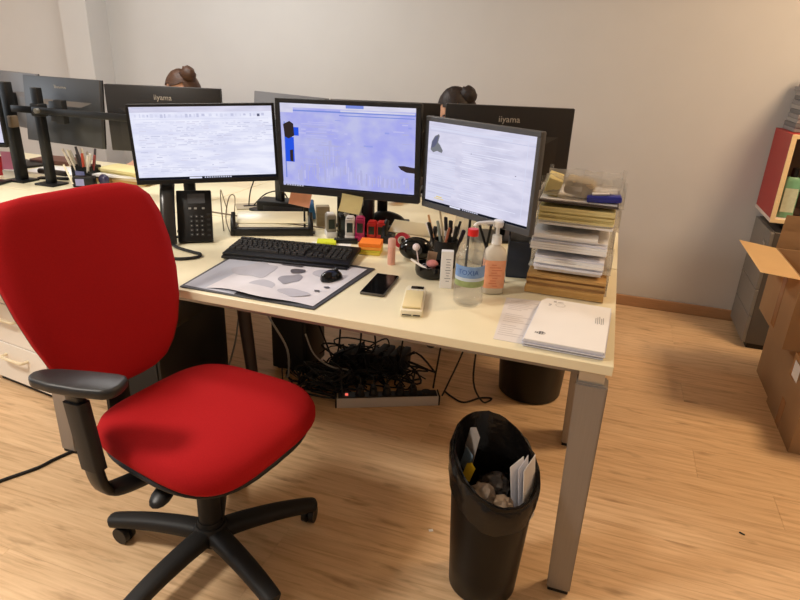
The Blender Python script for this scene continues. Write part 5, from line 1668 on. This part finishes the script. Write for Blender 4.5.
scrap('wrapper', 'yellow wrapper inside the bin, left front', 'wrapper', [(-0.014, -0.024), (0.014, -0.022), (0.016, 0.02), (0.0, 0.028), (-0.013, 0.02)], mat('yellow_wrapper', (226, 188, 40), 0.35), (-0.066, -0.022, 0.385), (PI / 2 - 0.3, 0.1, -0.5))
def ballpaper(label, loc, r, m):
    bm = NB(); tb = bmesh.new(); bmesh.ops.create_icosphere(tb, subdivisions=3, radius=r)
    for v in tb.verts:
        v.co *= 1 + rl.uniform(-.18, .12)
    merge(bm, tb)
    single('crumpled_paper', label, 'paper', bm, m, (BX + loc[0], BY + loc[1], loc[2]), (0.3, 0.2, 1), angle=5)
ballpaper('crumpled brown-grey paper in the bin, right of the yellow wrapper', (-0.020, -0.045, 0.335), 0.036, mat('grey_brown_scrap', (132, 118, 104), 0.6))
ballpaper('crumpled dark film in the middle of the bin', (0.0, 0.03, 0.315), 0.045, mat('dark_film', (58, 52, 48), 0.25))
ballpaper('crumpled tan paper in the bin in front of the folded papers', (0.035, -0.045, 0.315), 0.034, mat('tan_scrap', (150, 128, 104), 0.6))
bm = NB(); lathe(bm, [(0, 0.255), (0.085, 0.26), (0.090, 0.27), (0.05, 0.285), (0, 0.28)], 20)
tag(obj('waste_heap', bm, mat('dark_waste', (44, 40, 38), 0.5, var=0.3, scale=30, bump=0.6, bscale=40), None, (BX, BY, 0)), 'dark heap of crumpled waste filling the bin', 'waste', kind='stuff')

t = thing('waste_bin', 'round black waste bin under the desk near the back wall side', 'bin', (-0.275, 1.14, 0))
bm = NB(); lathe(bm, [(0, 0), (0.130, 0), (0.140, 0.01), (0.160, 0.33), (0.164, 0.335), (0.160, 0.34), (0.155, 0.334), (0.135, 0.014), (0, 0.012)], 40); obj('body', bm, MATS['bin_plastic'], t, angle=50)
bm = NB(); lathe(bm, [(0.152, 0.25), (0.1585, 0.345), (0.167, 0.342), (0.166, 0.29), (0.162, 0.28)], 40); obj('liner', bm, MATS['bin_liner'], t, angle=50)

# floor specks: a staple-sized twig of dirt
bm = NB(); box(bm, (0, 0, 0.002), (0.018, 0.006, 0.003), None, 0.001, 1)
single('dark_crumb', 'tiny dark crumb on the wooden floor right of the desk leg', 'crumb', bm, M_BLK, (0.518, 0.461, 0), (0, 0, -0.5))
bm = NB(); box(bm, (0, 0, 0.0015), (0.014, 0.010, 0.002), None, 0.0005, 1)
single('paper_scrap', 'tiny white paper scrap on the floor left of the tall bin', 'scrap', bm, M_PAPER, (-0.447, 0.10, 0), (0, 0, 0.5))

# ------------------------------------------------------------------ right side: cabinet, red shelf box, cartons
t = thing('filing_cabinet', 'grey drawer cabinet against the back wall behind the cartons', 'cabinet', (0.755, 2.07, 0))
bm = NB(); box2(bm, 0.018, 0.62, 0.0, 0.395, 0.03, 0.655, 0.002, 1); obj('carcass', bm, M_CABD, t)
bm = NB(); box2(bm, 0.03, 0.61, 0.012, 0.385, 0.0, 0.03); obj('plinth', bm, M_BLK, t, smooth=False)
for z0, z1 in ((0.034, 0.186), (0.190, 0.338), (0.342, 0.49), (0.494, 0.652)):
    bm = NB(); box2(bm, 0, 0.0175, 0.0, 0.395, z0, z1, 0.002, 1); d = obj('drawer', bm, M_CAB, t)
bm = NB(); box(bm, (-0.004, 0.05, 0.585), (0.012, 0.05, 0.014), (0.25, 0, 0), 0.002); obj('latch', bm, M_ALU2, d)
bm = NB(); box2(bm, 0.06, 0.50, 0.01, 0.34, 0, 0.050, 0.006)
single('binder', 'black flat binder lying on the grey cabinet under the red box', 'binder', bm, M_BLK, (0.765, 2.07, 0.6555))
t = thing('shelf_box', 'red-sided shelf box with pale wood edges on the grey cabinet', 'shelf', (0.735, 2.07, 0.706))
M_REDP = mat('red_lacquer_panel', (168, 50, 44), 0.45, var=0.02, scale=6)
M_BEECH = mat('beech_edge', (244, 216, 166), 0.5, var=0.04, scale=10, stretch=(1, 1, 8))
bm = NB(); box2(bm, 0, 0.018, 0.006, 0.375, 0.018, 0.415); obj('side_panel', bm, M_REDP, t, smooth=False)
bm = NB(); box2(bm, 0.60, 0.618, 0.006, 0.375, 0.018, 0.415); obj('side_panel', bm, M_REDP, t, smooth=False)
bm = NB(); box2(bm, -0.002, 0.62, 0.0, 0.378, 0.0, 0.018, 0.001, 1); obj('bottom_panel', bm, mat('white_edge_board', (220, 206, 196), 0.5), t)
bm = NB(); box2(bm, 0, 0.618, 0.006, 0.375, 0.415, 0.433); obj('top_panel', bm, M_REDP, t, smooth=False)
bm = NB(); box2(bm, 0.018, 0.60, 0.362, 0.375, 0.018, 0.415); obj('back_panel', bm, mat('brown_grey_back', (120, 104, 84), 0.6), t, smooth=False)
for a in ((0, 0.020, 0.018, 0.415), (0.598, 0.618, 0.018, 0.415), (0.0, 0.618, -0.001, 0.019), (0.0, 0.618, 0.414, 0.434)):
    bm = NB(); box2(bm, a[0] - 0.001, a[1] + 0.001, -0.004, 0.0055, a[2], a[3], 0.001, 1); obj('edge_strip', bm, M_BEECH, t)
M_MINT = mat('mint_green_plastic', (120, 176, 140), 0.4, var=0.06, scale=30)
t = thing('green_bottle', 'mint green box-like bottle with dark cap in the red shelf box', 'bottle', (0.808, 2.15, 0.7245))
bm = NB(); sweep(bm, [(0, 0, 0), (0, 0, 0.004), (0, 0, 0.18), (0, 0, 0.20), (0, 0, 0.205)], [0.036, 0.038, 0.038, 0.03, 0.02], [0.026, 0.028, 0.028, 0.022, 0.018], 20, 4, side=(1, 0, 0)); obj('body', bm, M_MINT, t)
bm = NB(); box2(bm, -0.03, 0.03, -0.0286, -0.0281, 0.03, 0.15); obj('label', bm, mat('pale_green_label', (206, 216, 190), 0.5, var=0.08, scale=60), t, smooth=False)
bm = NB(); cyl(bm, (0, 0, 0.205), (0, 0, 0.25), 0.017, 0.015, 18); obj('cap', bm, M_BLK, t)
t = copy_tree(t); t.location = (0.925, 2.16, 0.7245); t['label'] = 'second mint green bottle deeper right in the red shelf box'
t['category'] = 'bottle'
t = thing('file_stack', 'leaning stack of grey files on top of the red shelf box', 'file', (0.760, 2.19, 1.1405))
for k in range(14):
    bm = NB(); box2(bm, 0, 0.30, 0, 0.22, 0, 0.0205, 0.002, 1)
    obj('file', bm, [mat('grey_file', (136, 134, 136), 0.6), mat('dark_grey_file', (112, 112, 114), 0.6), mat('pale_file', (158, 154, 152), 0.6)][k % 3], t, (0.0015 * k + rl.uniform(-.003, .003) + (0.010 if k > 9 else 0), rl.uniform(-.006, .006), k * 0.0212), (0, 0, rl.uniform(-.03, .03)))

def carton(label, x0, x1, y0, y1, z0, z1, open_top=False):
    t = thing('carton', label, 'box', ((x0 + x1) / 2, (y0 + y1) / 2, z0))
    w, d, h = x1 - x0, y1 - y0, z1 - z0
    bm = NB(); e = 0.005
    box2(bm, -w / 2, w / 2, -d / 2, -d / 2 + e, 0, h); box2(bm, -w / 2, w / 2, d / 2 - e, d / 2, 0, h)
    box2(bm, -w / 2, -w / 2 + e, -d / 2 + e, d / 2 - e, 0, h); box2(bm, w / 2 - e, w / 2, -d / 2 + e, d / 2 - e, 0, h)
    box2(bm, -w / 2 + e, w / 2 - e, -d / 2 + e, d / 2 - e, 0, e)
    obj('walls', bm, M_CARTON, t, smooth=False)
    return t, w, d, h
t, w, d, h = carton('closed brown carton on the floor at the right picture edge, front one', 0.775, 1.25, 1.045, 1.465, 0, 0.335)
bm = NB(); box2(bm, -w / 2, w / 2, -d / 2, -0.001, h + 0.0002, h + 0.005); box2(bm, -w / 2, w / 2, 0.001, d / 2, h + 0.0002, h + 0.005); obj('top_flap', bm, M_CARTON, t, smooth=False)
bm = NB(); box2(bm, -w / 2 - 0.0006, w / 2 + 0.0006, -0.03, 0.03, h + 0.0052, h + 0.0058); box2(bm, -w / 2 - 0.0008, -w / 2 - 0.0001, -0.03, 0.03, h - 0.10, h + 0.0058); box2(bm, -w / 2 - 0.0008, -w / 2 - 0.0001, -0.03, 0.03, 0, 0.13); obj('tape', bm, M_TAPE, t, smooth=False)
bm = NB(); box2(bm, -w / 2 - 0.0018, -w / 2 - 0.0009, -0.075, 0.005, 0.245, 0.315); obj('paper_label', bm, M_PAPER, t, smooth=False)
t, w, d, h = carton('brown carton on the floor behind the front one, under the open carton', 0.79, 1.25, 1.475, 1.79, 0, 0.335)
bm = NB(); box2(bm, -w / 2, w / 2, -d / 2, -0.001, h + 0.0002, h + 0.005); box2(bm, -w / 2, w / 2, 0.001, d / 2, h + 0.0002, h + 0.005); obj('top_flap', bm, M_CARTON, t, smooth=False)
t, w, d, h = carton('open carton with wide flaps stacked on the closed cartons', 0.72, 1.22, 1.285, 1.775, 0.3415, 0.648)
def flap(name, pts, m):
    bm = NB(); f = bm.faces.new([bm.verts.new(p) for p in pts]); bmesh.ops.solidify(bm, geom=[f], thickness=0.005); obj(name, bm, m, t, smooth=False)
flap('flap', [(-w / 2, -d / 2, h), (-w / 2, d / 2, h), (-w / 2 - 0.155, d / 2 + 0.03, h + 0.012), (-w / 2 - 0.155, -d / 2, h + 0.012)], M_CARTON_LIT)
flap('flap', [(-w / 2, -d / 2, h), (w / 2, -d / 2, h), (w / 2, -d / 2 - 0.02, h - 0.16), (-w / 2 + 0.03, -d / 2 - 0.02, h - 0.16)], M_CARTON_LIT)
flap('flap', [(-w / 2, d / 2, h), (w / 2, d / 2, h), (w / 2, d / 2 + 0.05, h + 0.15), (-w / 2 + 0.02, d / 2 + 0.05, h + 0.15)], M_CARTON)
flap('flap', [(w / 2, -d / 2, h), (w / 2, d / 2, h), (w / 2 + 0.15, d / 2, h - 0.02), (w / 2 + 0.15, -d / 2, h - 0.02)], M_CARTON_LIT)
bm = NB(); box2(bm, -w / 2 - 0.0012, -w / 2 - 0.0002, -0.06, 0.0, 0.02, h - 0.02); obj('tape', bm, M_TAPE, t, smooth=False)
bm = NB(); box2(bm, -w / 2 + 0.02, w / 2 - 0.02, -d / 2 + 0.02, d / 2 - 0.02, 0.006, h - 0.12, 0.01); obj('packing_paper', bm, mat('kraft_paper', (150, 116, 78), 0.8, var=0.1, scale=12), t)

# ------------------------------------------------------------------ people behind the far desk
def person(label, loc, rz, hair, shirt, bun, head_yaw, head_pitch, glasses=False):
    t = thing('person', label, 'person', loc, rz)
    me = D.meshes.new('skeleton'); so = D.objects.new('skeleton', me); COL.objects.link(so)
    V, Ed, Rr = [], [], []
    def add(p, r, par=None):
        V.append(p); Rr.append(r)
        if par is not None:
            Ed.append((par, len(V) - 1))
        return len(V) - 1
    pel = add((0, 0.02, 0.645), 0.115)
    sp = add((0, 0.02, 0.73), 0.115, pel); ch = add((0, -0.02, 0.84), 0.125, sp); nb = add((0, -0.055, 0.945), 0.072, ch); nk = add((0, -0.085, 1.005), 0.052, nb)
    add((0, -0.105, 1.06), 0.052, nk)
    for s in (-1, 1):
        sh = add((s * 0.155, -0.03, 0.89), 0.062, ch); el = add((s * 0.215, -0.14, 0.765), 0.046, sh); fa = add((s * 0.205, -0.30, 0.785), 0.038, el); wr = add((s * 0.17, -0.425, 0.775), 0.026, fa)
        pm = add((s * 0.155, -0.475, 0.772), 0.028, wr)
        hp = add((s * 0.095, -0.05, 0.625), 0.08, pel); kn = add((s * 0.11, -0.43, 0.60), 0.058, hp); sk = add((s * 0.11, -0.44, 0.33), 0.05, kn); an = add((s * 0.11, -0.46, 0.085), 0.040, sk); add((s * 0.105, -0.595, 0.045), 0.038, an)
        for k, (dx, ln) in enumerate(((-0.030, 0.068), (-0.010, 0.080), (0.010, 0.076), (0.029, 0.060))):
            a = add((s * 0.155 + dx * 0.8, -0.505, 0.776), 0.0095, pm); b = add((s * 0.155 + dx, -0.505 - ln * 0.55, 0.774), 0.0085, a); add((s * 0.155 + dx * 1.05, -0.505 - ln, 0.764), 0.0072, b)
        a = add((s * 0.155 - s * 0.034, -0.475, 0.772), 0.010, pm); add((s * 0.155 - s * 0.050, -0.515, 0.764), 0.008, a)
    me.from_pydata([Vector(v) for v in V], Ed, [])
    md = so.modifiers.new('skin', 'SKIN')
    sv = me.skin_vertices[0].data
    for i, r in enumerate(Rr):
        sv[i].radius = (r, r * (0.82 if r > 0.1 else 1.0))
    sv[0].use_root = True
    md.use_smooth_shade = True
    m2 = so.modifiers.new('sub', 'SUBSURF'); m2.levels = 1; m2.render_levels = 1
    dg = bpy.context.evaluated_depsgraph_get()
    body = D.meshes.new_from_object(so.evaluated_get(dg))
    D.objects.remove(so, do_unlink=True)
    bm = NB(); bm.from_mesh(body)
    # head surface, joined to the neck by a voxel remesh
    HC = Vector((0, -0.115, 1.158))
    HM = Matrix.Translation(HC) @ Matrix.Rotation(head_yaw, 4, 'Z') @ Matrix.Rotation(head_pitch, 4, 'X')
    tb = bmesh.new(); bmesh.ops.create_uvsphere(tb, u_segments=32, v_segments=24, radius=1.0)
    for v in tb.verts:
        x, y, z_ = v.co
        jaw = 1 - 0.30 * max(0, -z_) ** 1.5
        v.co = Vector((x * 0.076 * jaw, y * 0.094 * (1 - 0.12 * max(0, -z_)) - (0.012 * max(0, -z_)), z_ * 0.115))
        if y < 0:
            q = -y
            v.co.y -= 0.022 * math.exp(-((x / 0.16) ** 2)) * math.exp(-(((z_ + 0.22) / 0.20) ** 2)) * q         # nose
            v.co.y += 0.008 * math.exp(-(((abs(x) - 0.36) / 0.16) ** 2)) * math.exp(-(((z_ - 0.02) / 0.13) ** 2))  # sockets
            v.co.y -= 0.006 * math.exp(-((x / 0.3) ** 2)) * math.exp(-(((z_ + 0.52) / 0.07) ** 2))                 # lips
            v.co.y -= 0.008 * math.exp(-((x / 0.3) ** 2)) * math.exp(-(((z_ + 0.85) / 0.16) ** 2))                 # chin
    merge(bm, tb, HM)
    for s in (-1, 1):
        tb = bmesh.new(); bmesh.ops.create_uvsphere(tb, u_segments=12, v_segments=8, radius=1.0, matrix=Matrix.Diagonal((0.010, 0.020, 0.031, 1)))
        merge(bm, tb, HM @ Matrix.Translation((s * 0.077, 0.010, -0.005)) @ Matrix.Rotation(s * 0.35, 4, 'Z'))
    for f in bm.faces: f.material_index = 0
    me2 = D.meshes.new('body'); bm.to_mesh(me2); bm.free()
    tmp = D.objects.new('tmp', me2); COL.objects.link(tmp)
    rm = tmp.modifiers.new('rm', 'REMESH'); rm.mode = 'VOXEL'; rm.voxel_size = 0.0065; rm.use_smooth_shade = True
    sm = tmp.modifiers.new('sm', 'SMOOTH'); sm.iterations = 3; sm.factor = 0.4
    dg = bpy.context.evaluated_depsgraph_get()
    fin = D.meshes.new_from_object(tmp.evaluated_get(dg)); fin.name = 'body'
    D.objects.remove(tmp, do_unlink=True); D.meshes.remove(me2)
    fin.materials.clear()
    M_SHOE = mat('black_shoe', (24, 22, 22), 0.4)
    for m in (M_SKIN, shirt, M_TROUS, M_SHOE): fin.materials.append(m)
    for p in fin.polygons:
        c = p.center
        mi = 1
        if c.z > 0.965 or (c.y < -0.415 and 0.70 < c.z < 0.84): mi = 0
        if c.z < 0.66 or (c.z < 0.685 and c.y < -0.12): mi = 2
        if c.z < 0.085: mi = 3
        p.material_index = mi; p.use_smooth = True
    bo = D.objects.new('body', fin); COL.objects.link(bo); bo.parent = t
    # eyes, brows, mouth
    for s in (-1, 1):
        bm = NB(); ball(bm, (0, 0, 0), 0.011); e = obj('eye', bm, mat('eye_white', (232, 228, 222), 0.2), t); e.matrix_local = HM @ Matrix.Translation((s * 0.029, -0.076, 0.002))
        bm = NB(); ball(bm, (0, -0.0075, 0), (0.005, 0.0045, 0.005)); i_ = obj('iris', bm, mat('brown_iris', (50, 32, 22), 0.2), e)
        bm = NB(); sweep(bm, [(s * 0.012, -0.089, 0.022), (s * 0.03, -0.088, 0.027), (s * 0.046, -0.076, 0.022)], [0.003, 0.004, 0.002], None, 6); b_ = obj('eyebrow', bm, hair, t); b_.matrix_local = HM
    bm = NB(); sweep(bm, [(-0.022, -0.083, -0.058), (0, -0.092, -0.060), (0.022, -0.083, -0.058)], [0.002, 0.006, 0.002], None, 8); b_ = obj('lips', bm, mat('lip_skin', (176, 104, 94), 0.5), t); b_.matrix_local = HM
    # hair shell
    bm = NB(); tb = bmesh.new(); bmesh.ops.create_uvsphere(tb, u_segments=36, v_segments=24, radius=1.0)
    rh = random.Random(3)
    dele = []
    for v in tb.verts:
        x, y, z_ = v.co
        v.co = Vector((x * 0.087, y * 0.104 + 0.004, z_ * 0.127 + 0.003)) * (1 + rh.uniform(-.012, .02))
        keep = (z_ > 0.42 and y > -0.85) or (y > -0.25 + 0.4 * 0 and z_ > -0.15) or (y > 0.2 and z_ > -0.75)
        if not keep: dele.append(v)
    bmesh.ops.delete(tb, geom=dele, context='VERTS')
    bmesh.ops.solidify(tb, geom=tb.faces[:], thickness=0.012)
    merge(bm, tb)
    if bun:
        tb = bmesh.new(); bmesh.ops.create_icosphere(tb, subdivisions=3, radius=1.0, matrix=Matrix.Diagonal((0.046, 0.043, 0.046, 1)))
        for v in tb.verts: v.co *= 1 + rh.uniform(-.10, .10)
        merge(bm, tb, Matrix.Translation(bun))
    h_ = obj('hair', bm, hair, t, angle=60); h_.matrix_local = HM
    if glasses:
        bm = NB()
        for s in (-1, 1):
            lathe(bm, [(0.021, -0.0015), (0.0235, -0.0015), (0.0235, 0.0015), (0.021, 0.0015), (0.021, -0.0015)], 20, (s * 0.030, -0.098, 0.0), Matrix.Rotation(PI / 2, 3, 'X'))
            cyl(bm, (s * 0.053, -0.097, 0.004), (s * 0.08, 0.0, 0.008), 0.0018, n=6)
        cyl(bm, (-0.008, -0.099, 0.004), (0.008, -0.099, 0.004), 0.0018, n=6)
        g = obj('glasses', bm, mat('blue_spectacles', (70, 96, 180), 0.3), t); g.matrix_local = HM
    return t
person('person with brown hair in a bun, half hidden behind the left monitors', (-2.56, 1.90, 0.01), math.radians(10), M_HAIR1, M_SHIRT, (0.055, 0.045, 0.092), math.radians(-40), math.radians(20))
person('person with dark hair bent down, half hidden behind the right monitors', (-0.855, 1.90, 0), math.radians(-6), M_HAIR2, M_SHIRT2, (0.050, 0.060, 0.070), math.radians(-40), math.radians(24), glasses=True)
make_chair('red office chair mostly hidden, carrying the person with the bun', (-2.56, 1.93, 0), math.radians(-80))
make_chair('red office chair mostly hidden, carrying the dark-haired person', (-0.855, 1.93, 0), math.radians(-96))
